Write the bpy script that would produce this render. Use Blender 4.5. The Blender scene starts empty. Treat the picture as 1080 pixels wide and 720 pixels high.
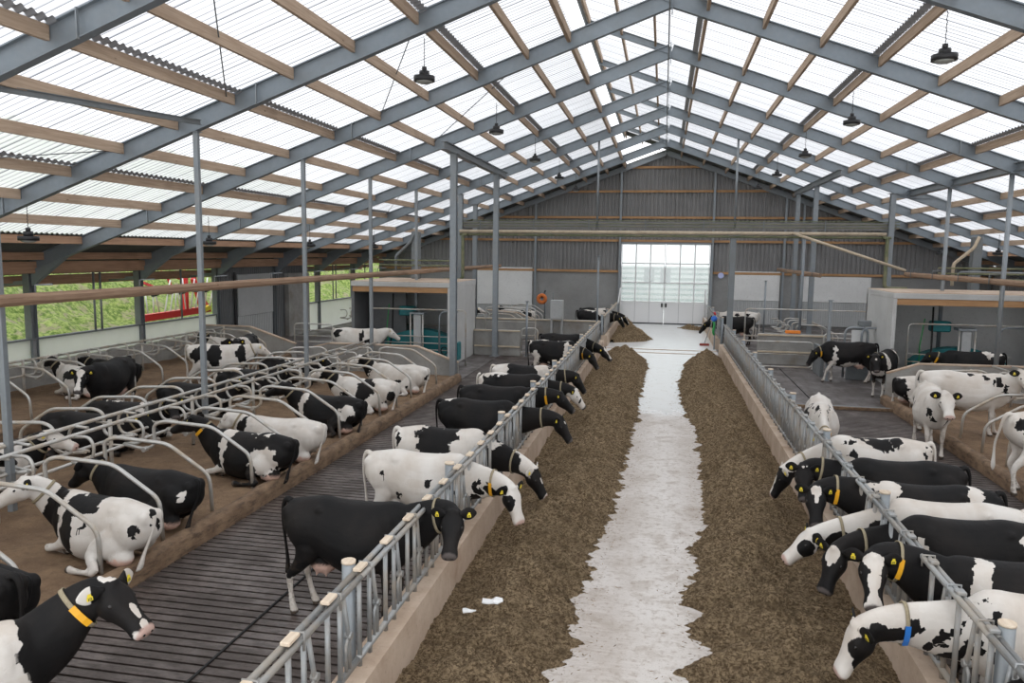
import bpy, bmesh, math, random
import numpy as np
from mathutils import Vector, Matrix, kdtree, noise as mnoise

SC = bpy.context.scene
COL = SC.collection
PI = math.pi

# ---------------------------------------------------------------- camera, sky, exposure
F_PX = 811.0
_ay = np.array([160.0, -92.0, F_PX]); _ay /= np.linalg.norm(_ay)
_az = -np.array([-91.0, 7000.0, F_PX]); _az /= np.linalg.norm(_az)
_az = _az - _ay * (_az @ _ay); _az /= np.linalg.norm(_az)
_ax = np.cross(_ay, _az)
_R = np.stack([_ax, _ay, _az], 1)            # world -> camera (x right, y down, z forward)
CAM_H = 4.2
cam = bpy.data.cameras.new('camera')
cam.sensor_width = 36.0
cam.lens = 36.0 * F_PX / 1080.0
cam.clip_start = 0.05
cam.clip_end = 500
cam_o = bpy.data.objects.new('camera', cam)
COL.objects.link(cam_o)
_m = np.eye(4)
_m[:3, 0] = _R[0]
_m[:3, 1] = -_R[1]
_m[:3, 2] = -_R[2]
_m[:3, 3] = (0, 0, CAM_H)
cam_o.matrix_world = Matrix(_m.tolist())
SC.camera = cam_o

SC.view_settings.view_transform = 'Standard'
SC.view_settings.look = 'None'
SC.view_settings.exposure = -0.10
SC.view_settings.gamma = 1.0
SC.view_settings.use_curve_mapping = False
SC.cycles.max_bounces = 8
SC.cycles.diffuse_bounces = 4
SC.cycles.transparent_max_bounces = 12
SC.cycles.sample_clamp_indirect = 6.0

SKY_STRENGTH = 1.9
world = bpy.data.worlds.new('overcast_sky')
SC.world = world
world.use_nodes = True
_bg = world.node_tree.nodes['Background']
_bg.inputs[0].default_value = (0.965, 0.98, 1.0, 1)
_bg.inputs[1].default_value = SKY_STRENGTH

sun = bpy.data.lights.new('sun', 'SUN')
sun.energy = 0.35
sun.angle = math.radians(40)
sun.color = (1.0, 0.97, 0.92)
sun_o = bpy.data.objects.new('sun', sun)
sun_o.rotation_euler = (math.radians(25), math.radians(20), 0)
COL.objects.link(sun_o)

# ---------------------------------------------------------------- small node helpers
class NT:
    def __init__(self, name):
        self.m = bpy.data.materials.new(name)
        self.m.use_nodes = True
        self.t = self.m.node_tree
        self.t.nodes.clear()
        self.out = self.t.nodes.new('ShaderNodeOutputMaterial')
    def n(self, typ, **kw):
        nd = self.t.nodes.new(typ)
        for k, v in kw.items():
            setattr(nd, k, v)
        return nd
    def l(self, a, b):
        self.t.links.new(a, b)
    def put(self, sock, v):
        if hasattr(v, 'is_linked') or isinstance(v, bpy.types.NodeSocket):
            self.l(v, sock)
        elif isinstance(v, (tuple, list)) and len(v) == 3 and sock.type == 'RGBA':
            sock.default_value = (*v, 1)
        else:
            sock.default_value = v
    def math(self, op, a, b=None, c=None, clamp=False):
        nd = self.n('ShaderNodeMath', operation=op, use_clamp=clamp)
        self.put(nd.inputs[0], a)
        if b is not None: self.put(nd.inputs[1], b)
        if c is not None: self.put(nd.inputs[2], c)
        return nd.outputs[0]
    def vmath(self, op, a, b=None, c=None):
        nd = self.n('ShaderNodeVectorMath', operation=op)
        self.put(nd.inputs[0], a)
        if b is not None: self.put(nd.inputs[1], b)
        if c is not None: self.put(nd.inputs[2], c)
        return nd.outputs['Value' if op in ('LENGTH', 'DISTANCE', 'DOT_PRODUCT') else 'Vector']
    def mix(self, f, a, b, blend='MIX'):
        nd = self.n('ShaderNodeMix', data_type='RGBA', blend_type=blend)
        self.put(nd.inputs[0], f); self.put(nd.inputs[6], a); self.put(nd.inputs[7], b)
        return nd.outputs[2]
    def noise(self, vec, scale, detail=4, rough=0.55, out='Fac', dist=0.0):
        nd = self.n('ShaderNodeTexNoise')
        if vec is not None: self.l(vec, nd.inputs['Vector'])
        nd.inputs['Scale'].default_value = scale
        nd.inputs['Detail'].default_value = detail
        nd.inputs['Roughness'].default_value = rough
        nd.inputs['Distortion'].default_value = dist
        return nd.outputs[out]
    def ramp(self, f, stops):
        nd = self.n('ShaderNodeValToRGB')
        el = nd.color_ramp.elements
        while len(el) > 1: el.remove(el[-1])
        for i, (p, c) in enumerate(stops):
            e = el[0] if i == 0 else el.new(p)
            e.position = p
            e.color = (*c, 1) if len(c) == 3 else c
        self.put(nd.inputs[0], f)
        return nd.outputs[0]
    def smooth(self, v, a, b, lo=0.0, hi=1.0):
        nd = self.n('ShaderNodeMapRange', interpolation_type='SMOOTHSTEP')
        self.put(nd.inputs[0], v)
        for i, x in enumerate((a, b, lo, hi)): nd.inputs[i + 1].default_value = x
        return nd.outputs[0]
    def bsdf(self, color, rough=0.7, metal=0.0, bump=None, bstr=0.3, bdist=0.01, **kw):
        b = self.n('ShaderNodeBsdfPrincipled')
        self.put(b.inputs['Base Color'], color)
        self.put(b.inputs['Roughness'], rough)
        self.put(b.inputs['Metallic'], metal)
        for k, v in kw.items(): self.put(b.inputs[k], v)
        if bump is not None:
            bp = self.n('ShaderNodeBump')
            bp.inputs['Strength'].default_value = bstr
            bp.inputs['Distance'].default_value = bdist
            self.l(bump, bp.inputs['Height'])
            self.l(bp.outputs[0], b.inputs['Normal'])
        self.l(b.outputs[0], self.out.inputs[0])
        return b
    def pos(self):
        return self.n('ShaderNodeNewGeometry').outputs['Position']
    def obj(self):
        return self.n('ShaderNodeTexCoord').outputs['Object']
    def scaled(self, vec, s):
        return self.vmath('MULTIPLY', vec, s)

# ---------------------------------------------------------------- mesh helpers
class MB:
    """collects shapes and links them as ONE mesh object"""
    def __init__(self):
        self.v = []; self.f = []; self.s = []
    def add(self, vs, fs, smooth=False):
        o = len(self.v)
        self.v.extend([tuple(map(float, p)) for p in vs])
        self.f.extend([tuple(i + o for i in f) for f in fs])
        self.s.extend([smooth] * len(fs))
        return self
    def box(self, x0, x1, y0, y1, z0, z1, bev=0.0):
        if bev > 0:
            b = bev
            vs = []
            for x, sx in ((x0, 1), (x1, -1)):
                for y, sy in ((y0, 1), (y1, -1)):
                    for z, sz in ((z0, 1), (z1, -1)):
                        vs += [(x, y + sy * b, z + sz * b), (x + sx * b, y, z + sz * b), (x + sx * b, y + sy * b, z)]
            bm = bmesh.new()
            for p in vs: bm.verts.new(p)
            r = bmesh.ops.convex_hull(bm, input=bm.verts)
            bm.verts.index_update()
            self.add([v.co[:] for v in bm.verts], [[v.index for v in f.verts] for f in bm.faces])
            bm.free()
            return self
        vs = [(x0, y0, z0), (x1, y0, z0), (x1, y1, z0), (x0, y1, z0), (x0, y0, z1), (x1, y0, z1), (x1, y1, z1), (x0, y1, z1)]
        fs = [(0, 3, 2, 1), (4, 5, 6, 7), (0, 1, 5, 4), (1, 2, 6, 5), (2, 3, 7, 6), (3, 0, 4, 7)]
        return self.add(vs, fs)
    def prism(self, prof, axis, a, b):
        """profile (2D list) extruded along an axis between a and b; axis 'y': prof=(x,z); 'x': prof=(y,z); 'z': prof=(x,y)"""
        n = len(prof)
        def P(p, t):
            return {'y': (p[0], t, p[1]), 'x': (t, p[0], p[1]), 'z': (p[0], p[1], t)}[axis]
        vs = [P(p, a) for p in prof] + [P(p, b) for p in prof]
        fs = [tuple(range(n)), tuple(range(2 * n - 1, n - 1, -1))]
        fs += [(i, i + n, (i + 1) % n + n, (i + 1) % n) for i in range(n)]
        return self.add(vs, fs)
    def bar(self, p0, p1, w, h, up=(0, 0, 1)):
        """rectangular bar from p0 to p1"""
        p0 = Vector(p0); p1 = Vector(p1)
        d = (p1 - p0).normalized(); u = Vector(up)
        s = d.cross(u).normalized(); u = s.cross(d).normalized()
        vs = []
        for p in (p0, p1):
            for a, b in ((-1, -1), (1, -1), (1, 1), (-1, 1)):
                vs.append(p + s * (a * w / 2) + u * (b * h / 2))
        return self.add(vs, [(0, 1, 2, 3), (7, 6, 5, 4), (0, 4, 5, 1), (1, 5, 6, 2), (2, 6, 7, 3), (3, 7, 4, 0)])
    def ibeam(self, p0, p1, w, h, t=0.02, up=(0, 0, 1)):
        p0 = Vector(p0); p1 = Vector(p1)
        d = (p1 - p0).normalized(); u = Vector(up)
        s = d.cross(u).normalized(); u = s.cross(d).normalized()
        prof = [(-w/2, -h/2), (w/2, -h/2), (w/2, -h/2+t), (t/2, -h/2+t), (t/2, h/2-t), (w/2, h/2-t), (w/2, h/2), (-w/2, h/2), (-w/2, h/2-t), (-t/2, h/2-t), (-t/2, -h/2+t), (-w/2, -h/2+t)]
        n = len(prof)
        vs = [p + s * a + u * b for p in (p0, p1) for a, b in prof]
        fs = [(i, i + n, (i + 1) % n + n, (i + 1) % n) for i in range(n)]
        for o in (0, n):
            for q in ((0, 1, 2, 11), (11, 2, 3, 10), (10, 3, 4, 9), (9, 4, 5, 8), (8, 5, 6, 7)):
                fs.append(tuple(i + o for i in q))
        return self.add(vs, fs)
    def tube(self, pts, r, n=8, caps=True, r1=None):
        pts = [Vector(p) for p in pts]
        m = len(pts)
        vs = []; fs = []
        t0 = (pts[1] - pts[0]).normalized()
        ref = Vector((0, 0, 1)) if abs(t0.z) < 0.9 else Vector((1, 0, 0))
        s = t0.cross(ref).normalized()
        for i, p in enumerate(pts):
            t = (pts[min(i + 1, m - 1)] - pts[max(i - 1, 0)]).normalized()
            s = (s - t * s.dot(t)).normalized()
            u = s.cross(t)
            rr = r if r1 is None else r + (r1 - r) * i / (m - 1)
            for k in range(n):
                a = 2 * PI * k / n
                vs.append(p + s * (math.cos(a) * rr) + u * (math.sin(a) * rr))
        for i in range(m - 1):
            for k in range(n):
                fs.append((i * n + k, i * n + (k + 1) % n, (i + 1) * n + (k + 1) % n, (i + 1) * n + k))
        self.add(vs, fs, True)
        if caps:
            o = len(self.v) - m * n
            self.f.append(tuple(o + k for k in range(n))[::-1]); self.s.append(False)
            self.f.append(tuple(o + (m - 1) * n + k for k in range(n))); self.s.append(False)
        return self
    def ellip(self, c, r, n=12, m=8):
        vs = [(c[0], c[1], c[2] - r[2])]
        for j in range(1, m):
            a = -PI / 2 + PI * j / m
            for k in range(n):
                b = 2 * PI * k / n
                vs.append((c[0] + r[0] * math.cos(a) * math.cos(b), c[1] + r[1] * math.cos(a) * math.sin(b), c[2] + r[2] * math.sin(a)))
        vs.append((c[0], c[1], c[2] + r[2]))
        fs = [(0, 1 + (k + 1) % n, 1 + k) for k in range(n)]
        for j in range(m - 2):
            for k in range(n):
                fs.append((1 + j * n + k, 1 + j * n + (k + 1) % n, 1 + (j + 1) * n + (k + 1) % n, 1 + (j + 1) * n + k))
        e = len(vs) - 1
        fs += [(e, 1 + (m - 2) * n + k, 1 + (m - 2) * n + (k + 1) % n) for k in range(n)]
        return self.add(vs, fs, True)
    def mesh(self, name):
        me = bpy.data.meshes.new(name)
        me.from_pydata(self.v, [], self.f)
        me.polygons.foreach_set('use_smooth', self.s)
        me.update()
        return me
    def build(self, name, mat, parent=None):
        return link(name, self.mesh(name), mat, parent)

def link(name, me, mat, parent=None):
    o = bpy.data.objects.new(name, me)
    COL.objects.link(o)
    if mat is not None:
        me.materials.clear()
        me.materials.append(mat)
    if parent is not None: o.parent = parent
    return o

def arc(pts, r, n=5):
    """rounds the corners of a polyline"""
    pts = [Vector(p) for p in pts]
    out = [pts[0]]
    for i in range(1, len(pts) - 1):
        a, b, c = pts[i - 1], pts[i], pts[i + 1]
        d1 = (a - b); d2 = (c - b)
        q = min(r, d1.length * .49, d2.length * .49)
        p1 = b + d1.normalized() * q; p2 = b + d2.normalized() * q
        for k in range(n + 1):
            t = k / n
            out.append(p1 * (1 - t) ** 2 + b * 2 * t * (1 - t) + p2 * t * t)
    out.append(pts[-1])
    return out

def tag(o, label=None, cat=None, group=None, kind=None):
    if label: o['label'] = label
    if cat: o['category'] = cat
    if group: o['group'] = group
    if kind: o['kind'] = kind
    return o
def struct(o, label=None, cat=None):
    o['kind'] = 'structure'
    return tag(o, label, cat)
def empty(name, loc=(0, 0, 0), rz=0.0):
    o = bpy.data.objects.new(name, None)
    o.empty_display_size = 0.3
    COL.objects.link(o)
    o.location = loc
    o.rotation_euler = (0, 0, rz)
    return o
def copy_tree(o, parent=None):
    c = o.copy()
    COL.objects.link(c)
    c.parent = parent
    for ch in o.children: copy_tree(ch, c)
    return c
def simple(name, color, rough=.6, metal=0.0, **kw):
    N = NT(name); N.bsdf(color, rough, metal, **kw); return N.m
# ---------------------------------------------------------------- materials
def m_concrete(name, c1, c2, scale=1.2, rough=.8, bstr=.25, stain=(.2, .15, .1), stain_amt=.4):
    N = NT(name); p = N.pos()
    n1 = N.noise(p, scale, 6, .6); n2 = N.noise(p, scale * 14, 4, .6); n3 = N.noise(p, scale * .45, 4, .65)
    c = N.mix(N.smooth(n1, .3, .7), c1, c2)
    c = N.mix(N.math('MULTIPLY', N.smooth(n3, .5, .72), stain_amt), c, stain)
    c = N.mix(N.math('MULTIPLY', N.smooth(n2, .55, .75), .35), c, tuple(x * .55 for x in c1))
    N.bsdf(c, rough, 0, bump=n2, bstr=bstr, bdist=.01)
    return N.m
def m_galv(name, c1=(.36, .39, .42), c2=(.50, .53, .56), dirt=(.30, .24, .17), amt=.3, rough=.42, metal=.75):
    N = NT(name); p = N.pos()
    n1 = N.noise(p, 9, 4, .6); n2 = N.noise(p, 2.2, 5, .65)
    c = N.mix(n1, c1, c2)
    d = N.math('MULTIPLY', N.smooth(n2, .42, .68), amt)
    c = N.mix(d, c, dirt)
    nd = N.math('SUBTRACT', metal, N.math('MULTIPLY', d, metal))
    N.bsdf(c, N.math('ADD', rough, N.math('MULTIPLY', d, .4)), nd)
    return N.m
def m_wood(name, c1, c2, axis=1, knots=True, rough=.8):
    N = NT(name); p = N.pos()
    s = [14, 14, 14]; s[axis] = .7
    q = N.vmath('MULTIPLY', p, tuple(s))
    g = N.noise(q, 1.6, 5, .6, dist=.6)
    c = N.mix(N.smooth(g, .3, .7), c1, c2)
    n = N.noise(p, 1.1, 3, .5)
    c = N.mix(N.math('MULTIPLY', N.smooth(n, .5, .75), .35), c, tuple(x * .6 for x in c1))
    if knots:
        v = N.n('ShaderNodeTexVoronoi'); s2 = [3.2, 3.2, 3.2]; s2[axis] = 1.3
        N.l(N.vmath('MULTIPLY', p, tuple(s2)), v.inputs['Vector']); v.inputs['Scale'].default_value = 1.6
        c = N.mix(N.smooth(v.outputs['Distance'], .05, .11, .6, 0), c, (.12, .06, .03))
    N.bsdf(c, rough, 0, bump=g, bstr=.2, bdist=.005)
    return N.m

M_LAP = simple('lap_strip', (.30, .31, .33), .6)
M_ROOMWALL = m_concrete('milking_room_wall', (.50, .50, .49), (.58, .58, .57), .8, .6, .05, (.4, .37, .33), .3)
M_LANE = None
def lane_mat():
    N = NT('lane_concrete'); p = N.pos()
    sep = N.n('ShaderNodeSeparateXYZ'); N.l(p, sep.inputs[0])
    n1 = N.noise(p, .7, 5, .6); n2 = N.noise(p, 11, 5, .65); n3 = N.noise(p, 2.2, 6, .65, dist=.5)
    streak = N.noise(N.vmath('MULTIPLY', p, (9, .5, 1)), 1.0, 4, .6)
    base = N.mix(N.smooth(n1, .35, .7), (.47, .42, .38), (.60, .56, .53))
    base = N.mix(N.math('MULTIPLY', N.smooth(streak, .4, .7), .35), base, (.50, .44, .39))
    wipe = N.noise(N.vmath('MULTIPLY', p, (2.5, 40, 1)), 1.0, 3, .6)
    base = N.mix(N.math('MULTIPLY', N.smooth(wipe, .45, .65), .35), base, (.66, .62, .58))
    mid = N.smooth(N.math('ABSOLUTE', N.math('ADD', sep.outputs[0], N.math('MULTIPLY', N.math('SUBTRACT', n3, .6), .8))), .05, .6, .55, 0.0)
    base = N.mix(mid, base, (.72, .69, .66))
    base = N.mix(N.math('MULTIPLY', N.smooth(n3, .48, .68), .6), base, (.36, .30, .25))
    base = N.mix(N.math('MULTIPLY', N.smooth(n2, .50, .66), .55), base, (.33, .27, .22))
    base = N.mix(N.math('MULTIPLY', N.smooth(N.noise(p, 45, 3, .7), .58, .70), .6), base, (.20, .15, .11))
    edge = N.math('ADD', sep.outputs[1], N.math('MULTIPLY', n3, 3.0))
    far = N.smooth(edge, 21.3, 22.3)
    # coated, wetter concrete towards the door
    clean = N.mix(N.math('MULTIPLY', N.smooth(n3, .5, .75), .3), (.80, .80, .79), (.62, .56, .50))
    clean = N.mix(N.math('MULTIPLY', N.smooth(n2, .6, .72), .3), clean, (.42, .36, .30))
    c = N.mix(far, base, clean)
    rough = N.math('SUBTRACT', .75, N.math('MULTIPLY', far, .52))
    N.bsdf(c, rough, 0, bump=n2, bstr=.12, bdist=.006)
    return N.m
M_LANE = lane_mat()
def slat_mat():
    N = NT('slat_concrete'); p = N.pos()
    n1 = N.noise(p, 1.1, 5, .6); n2 = N.noise(p, 17, 5, .65); n3 = N.noise(N.vmath('MULTIPLY', p, (3, 9, 3)), 1.5, 5, .6)
    c = N.mix(N.smooth(n1, .35, .7), (.062, .047, .041), (.135, .108, .098))
    c = N.mix(N.math('MULTIPLY', N.smooth(n3, .46, .62), .75), c, (.035, .025, .019))
    c = N.mix(N.math('MULTIPLY', N.smooth(n2, .52, .68), .6), c, (.035, .026, .02))
    wet = N.smooth(n1, .4, .62, .62, .34)
    N.bsdf(c, wet, 0, bump=n2, bstr=.6, bdist=.012)
    return N.m
M_SLAT = slat_mat()
M_SLURRY = simple('slurry', (.018, .014, .011), .45)
def alley_mat():
    N = NT('alley_concrete'); p = N.pos()
    n1 = N.noise(p, .9, 5, .6); n2 = N.noise(p, 12, 5, .65); st = N.noise(N.vmath('MULTIPLY', p, (6, .6, 1)), 1.2, 4, .6)
    c = N.mix(N.smooth(n1, .35, .65), (.085, .072, .068), (.16, .145, .142))
    c = N.mix(N.math('MULTIPLY', N.smooth(st, .45, .65), .6), c, (.05, .038, .03))
    c = N.mix(N.math('MULTIPLY', N.smooth(n2, .52, .68), .6), c, (.035, .025, .018))
    N.bsdf(c, N.smooth(n1, .4, .65, .6, .3), 0, bump=n2, bstr=.5, bdist=.015)
    return N.m
M_ALLEY = alley_mat()
def wet_alley_mat():
    N = NT('wet_slat_alley'); p = N.pos()
    n1 = N.noise(p, 1.5, 5, .6); n2 = N.noise(p, 12, 5, .65)
    c = N.mix(N.smooth(n1, .35, .65), (.09, .08, .075), (.17, .16, .16))
    c = N.mix(N.math('MULTIPLY', N.smooth(n2, .52, .68), .6), c, (.035, .025, .018))
    N.bsdf(c, N.smooth(n1, .35, .6, .45, .12), 0, bump=n2, bstr=.35, bdist=.01)
    return N.m
M_WET = wet_alley_mat()
def bed_mat():
    N = NT('sawdust_bedding'); p = N.pos()
    n1 = N.noise(p, 1.6, 6, .6); n2 = N.noise(p, 45, 4, .7); n3 = N.noise(p, 6, 5, .65)
    c = N.mix(N.smooth(n1, .3, .7), (.145, .088, .05), (.24, .155, .09))
    c = N.mix(N.math('MULTIPLY', N.smooth(n3, .48, .7), .6), c, (.10, .058, .032))
    c = N.mix(N.math('MULTIPLY', N.smooth(n2, .55, .7), .45), c, (.42, .30, .19))
    b = N.math('ADD', N.math('MULTIPLY', n3, 1.0), N.math('MULTIPLY', n2, .35))
    N.bsdf(c, .95, 0, bump=b, bstr=.8, bdist=.04)
    return N.m
M_BED = bed_mat()
def curb_mat():
    N = NT('muddy_curb'); p = N.pos()
    n1 = N.noise(p, 2.5, 6, .65); n3 = N.noise(N.vmath('MULTIPLY', p, (5, 2.2, 7)), 2, 5, .65)
    c = N.mix(N.smooth(n1, .3, .7), (.17, .105, .062), (.25, .165, .10))
    c = N.mix(N.math('MULTIPLY', N.smooth(n3, .42, .70), .75), c, (.055, .034, .022))
    N.bsdf(c, .85, 0, bump=n3, bstr=.8, bdist=.03)
    return N.m
M_CURB = curb_mat()
def feed_mat():
    N = NT('silage'); p = N.pos()
    st = N.vmath('MULTIPLY', p, (1.0, 1.0, 1.6))
    n1 = N.noise(p, 1.3, 5, .6); n2 = N.noise(st, 26, 5, .7, dist=.8); n3 = N.noise(st, 80, 3, .7); n4 = N.noise(p, 8, 4, .6)
    c = N.mix(N.smooth(n2, .38, .62), (.15, .099, .055), (.58, .43, .265))  # moist and dry tones; the dark ones also paint in cavity shade
    c = N.mix(N.math('MULTIPLY', N.smooth(n1, .4, .7), .4), c, (.22, .158, .09))
    c = N.mix(N.math('MULTIPLY', N.smooth(n4, .46, .66), .55), c, (.12, .080, .044))
    c = N.mix(N.math('MULTIPLY', N.smooth(n3, .60, .70), .55), c, (.52, .42, .28))
    b = N.math('ADD', N.math('MULTIPLY', n2, 1.0), N.math('MULTIPLY', n3, .6))
    N.bsdf(c, .9, 0, bump=b, bstr=1.0, bdist=.09, **{'Specular IOR Level': .15})
    return N.m
M_FEED = feed_mat()
M_FENCE = m_galv('galvanised_fence', (.27, .285, .295), (.40, .41, .41), (.36, .29, .21), .6, .42, .55)
M_GALV = m_galv('galvanised_steel', (.235, .262, .285), (.315, .345, .37), (.36, .33, .28), .2, .45, .5)
M_RAFTER = m_galv('galvanised_rafter', (.20, .235, .265), (.27, .305, .335), (.22, .22, .21), .2, .5, .35)
M_CUB = m_galv('galvanised_stall_tube', (.44, .43, .41), (.60, .59, .56), (.40, .31, .21), .75, .4, .5)
M_COL = m_galv('steel_column', (.17, .19, .20), (.24, .26, .275), (.2, .19, .17), .25, .5, .3)
M_PURLIN = m_wood('purlin_timber', (.40, .29, .205), (.54, .41, .305), 1)
M_BEAMWOOD = m_wood('rough_timber', (.25, .155, .10), (.38, .255, .17), 1)
M_BROWN = m_wood('stained_timber', (.36, .21, .13), (.50, .31, .20), 1, knots=False)
M_GIRT = m_wood('girt_timber', (.40, .22, .10), (.52, .30, .15), 0, knots=False)
M_FCURB = m_concrete('feed_kerb_concrete', (.44, .33, .245), (.58, .46, .36), 1.6, .85, .3, (.27, .16, .09), .65)
M_BLOCK = m_wood('latch_block_wood', (.60, .48, .36), (.74, .63, .50), 1, knots=False)
M_GREYCON = m_concrete('grey_concrete', (.26, .255, .24), (.36, .35, .33), 1.5, .85, .3, (.17, .12, .08), .6)
M_WALLCON = m_concrete('gable_concrete', (.25, .25, .245), (.31, .31, .305), .8, .85, .15, (.2, .18, .16), .3)
M_WHITE = m_concrete('white_panel', (.72, .72, .71), (.80, .80, .79), .8, .6, .05, (.5, .47, .43), .25)
M_GREYPANEL = m_concrete('grey_panel', (.42, .43, .43), (.48, .49, .49), .8, .6, .05, (.35, .33, .31), .25)
def sill_mat():
    N = NT('translucent_sill'); p = N.pos(); n = N.noise(p, 2, 4, .6)
    c = N.mix(n, (.95, .95, .95), (.85, .85, .85))
    a = N.n('ShaderNodeBsdfTranslucent'); N.l(c, a.inputs[0]); b = N.n('ShaderNodeBsdfDiffuse'); N.l(c, b.inputs[0])
    m = N.n('ShaderNodeMixShader'); m.inputs[0].default_value = .25; N.l(a.outputs[0], m.inputs[1]); N.l(b.outputs[0], m.inputs[2]); N.l(m.outputs[0], N.out.inputs[0])
    return N.m
M_SILL = sill_mat()
M_CLAD = m_concrete('grey_cladding', (.215, .212, .21), (.26, .258, .255), .6, .55, .05, (.13, .125, .12), .3)
M_DARKCLAD = m_concrete('dark_cladding', (.13, .135, .14), (.17, .175, .18), .6, .6, .05, (.06, .06, .06), .3)
M_DARKROOF = m_concrete('fibre_cement_roof', (.09, .095, .09), (.13, .135, .125), .8, .9, .2, (.05, .05, .045), .4)
M_GREENPIPE = m_concrete('mossy_pipe', (.13, .155, .08), (.22, .22, .13), 3, .7, .2, (.40, .31, .20), .4)
M_TANPIPE = m_concrete('dusty_pipe', (.50, .41, .30), (.62, .52, .39), 3, .75, .2, (.30, .22, .15), .4)
M_BLACK = simple('black_plastic', (.018, .018, .02), .45)
M_LENS = simple('lamp_glass', (.35, .36, .34), .2)
M_RUBBER = simple('black_rubber', (.012, .012, .012), .7)
M_TEAL = m_concrete('teal_paint', (.012, .16, .18), (.02, .24, .26), 2, .45, .05, (.08, .08, .07), .3)
M_RED = simple('red_paint', (.62, .03, .035), .4)
M_WHITEP = simple('white_paint', (.8, .8, .8), .4)
M_ORANGE = simple('orange_brush', (.62, .17, .04), .8)
M_BLUE = simple('blue_plastic', (.03, .16, .62), .4)
M_GREEN = simple('green_hose', (.03, .28, .07), .45)
M_YELLOW = simple('yellow_plastic', (.8, .62, .04), .4)
def roof_mat():
    N = NT('translucent_roof_sheet'); p = N.pos()
    sep = N.n('ShaderNodeSeparateXYZ'); N.l(p, sep.inputs[0])
    y = sep.outputs[1]
    # darker line along every valley, stronger at the joints between sheets
    ph = N.math('FRACT', N.math('DIVIDE', y, .177))
    d = N.math('ABSOLUTE', N.math('SUBTRACT', ph, .5))
    valley = N.smooth(d, .0, .20, 1.0, 0.0)
    ph2 = N.math('FRACT', N.math('DIVIDE', y, .885))
    joint = N.smooth(N.math('ABSOLUTE', N.math('SUBTRACT', ph2, .1)), .0, .05, 1.0, 0.0)
    n = N.noise(N.vmath('MULTIPLY', p, (.5, 3, .5)), 1.0, 4, .6)
    n2 = N.noise(p, .35, 4, .6)
    k = N.math('MULTIPLY', valley, N.smooth(n, .25, .75, .5, .95))
    k = N.math('MAXIMUM', k, N.math('MULTIPLY', joint, 1.0))
    k = N.math('MAXIMUM', k, N.math('MULTIPLY', N.smooth(n2, .45, .75), .14))
    c = N.mix(k, (.93, .94, .96), (.13, .14, .17))
    tr = N.n('ShaderNodeBsdfTranslucent'); N.l(c, tr.inputs[0])
    tp = N.n('ShaderNodeBsdfTransparent'); N.l(c, tp.inputs[0])
    gl = N.n('ShaderNodeBsdfDiffuse'); N.l(c, gl.inputs[0])
    m1 = N.n('ShaderNodeMixShader'); m1.inputs[0].default_value = .34
    N.l(tr.outputs[0], m1.inputs[1]); N.l(tp.outputs[0], m1.inputs[2])
    m2 = N.n('ShaderNodeMixShader'); m2.inputs[0].default_value = .10
    N.l(m1.outputs[0], m2.inputs[1]); N.l(gl.outputs[0], m2.inputs[2])
    N.l(m2.outputs[0], N.out.inputs[0])
    return N.m
M_ROOF = roof_mat()
def glass_mat():
    N = NT('door_glazing')
    tp = N.n('ShaderNodeBsdfTransparent'); tp.inputs[0].default_value = (.93, .96, .95, 1)
    gl = N.n('ShaderNodeBsdfGlossy'); gl.inputs[1].default_value = .08
    tl = N.n('ShaderNodeBsdfTranslucent'); tl.inputs[0].default_value = (.85, .88, .88, 1)
    m0 = N.n('ShaderNodeMixShader'); m0.inputs[0].default_value = .28
    N.l(tp.outputs[0], m0.inputs[1]); N.l(tl.outputs[0], m0.inputs[2])
    m = N.n('ShaderNodeMixShader'); m.inputs[0].default_value = .06
    N.l(m0.outputs[0], m.inputs[1]); N.l(gl.outputs[0], m.inputs[2]); N.l(m.outputs[0], N.out.inputs[0])
    return N.m
M_GLASS = glass_mat()
def grass_mat():
    N = NT('hillside_grass'); p = N.pos()
    n1 = N.noise(p, .5, 6, .65); n2 = N.noise(p, 6, 5, .7)
    c = N.mix(N.smooth(n2, .38, .62), (.10, .19, .02), (.40, .50, .14))
    c = N.mix(N.math('MULTIPLY', N.smooth(N.noise(p, 1.6, 5, .65), .5, .62), .7), c, (.42, .36, .25))
    N.bsdf(c, .9, 0, bump=n2, bstr=1, bdist=.25)
    return N.m
M_GRASS = grass_mat()
# ================================================================ the building
def zp(x): return 10.13 - .362 * abs(x)          # underside of the purlins
YG = 47.3
FR = [4.95, 9.7, 14.45, 19.2, 23.95, 28.7, 33.45, 38.2, 42.95]

# floors
XB = -11.55
def floor(name, x0, x1, y0, y1, z, mat, t=.12):
    m = MB(); m.box(x0, x1, y0, y1, z - t, z); o = m.build(name, mat); struct(o); return o
floor('floor', -2.42, 2.42, 1.5, 60, 0, M_LANE)
floor('floor', -6.45, -2.42, 1.5, 31.2, -.22, M_SLURRY)
floor('floor', 2.42, 6.45, 1.5, 22.2, -.22, M_SLURRY)
floor('floor', 2.42, 6.45, 22.65, 30.4, 0, M_ALLEY)
floor('floor', 2.42, 6.45, 22.2, 22.65, -.3, M_SLURRY)
floor('floor', 2.42, 18, 30.4, YG, 0, M_ALLEY)
floor('floor', 6.45, 18, 23.7, 30.4, 0, M_ALLEY)
floor('floor', -18, -2.42, 31.2, YG, 0, M_ALLEY)
floor('floor', -18, -6.45, 24.1, 31.2, 0, M_ALLEY)
floor('floor', -14.0, XB - .15, 1.5, 24.1, -.2, M_SLURRY)
floor('floor', 12.1, 18, 1.5, 23.7, 0, M_ALLEY)

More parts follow.
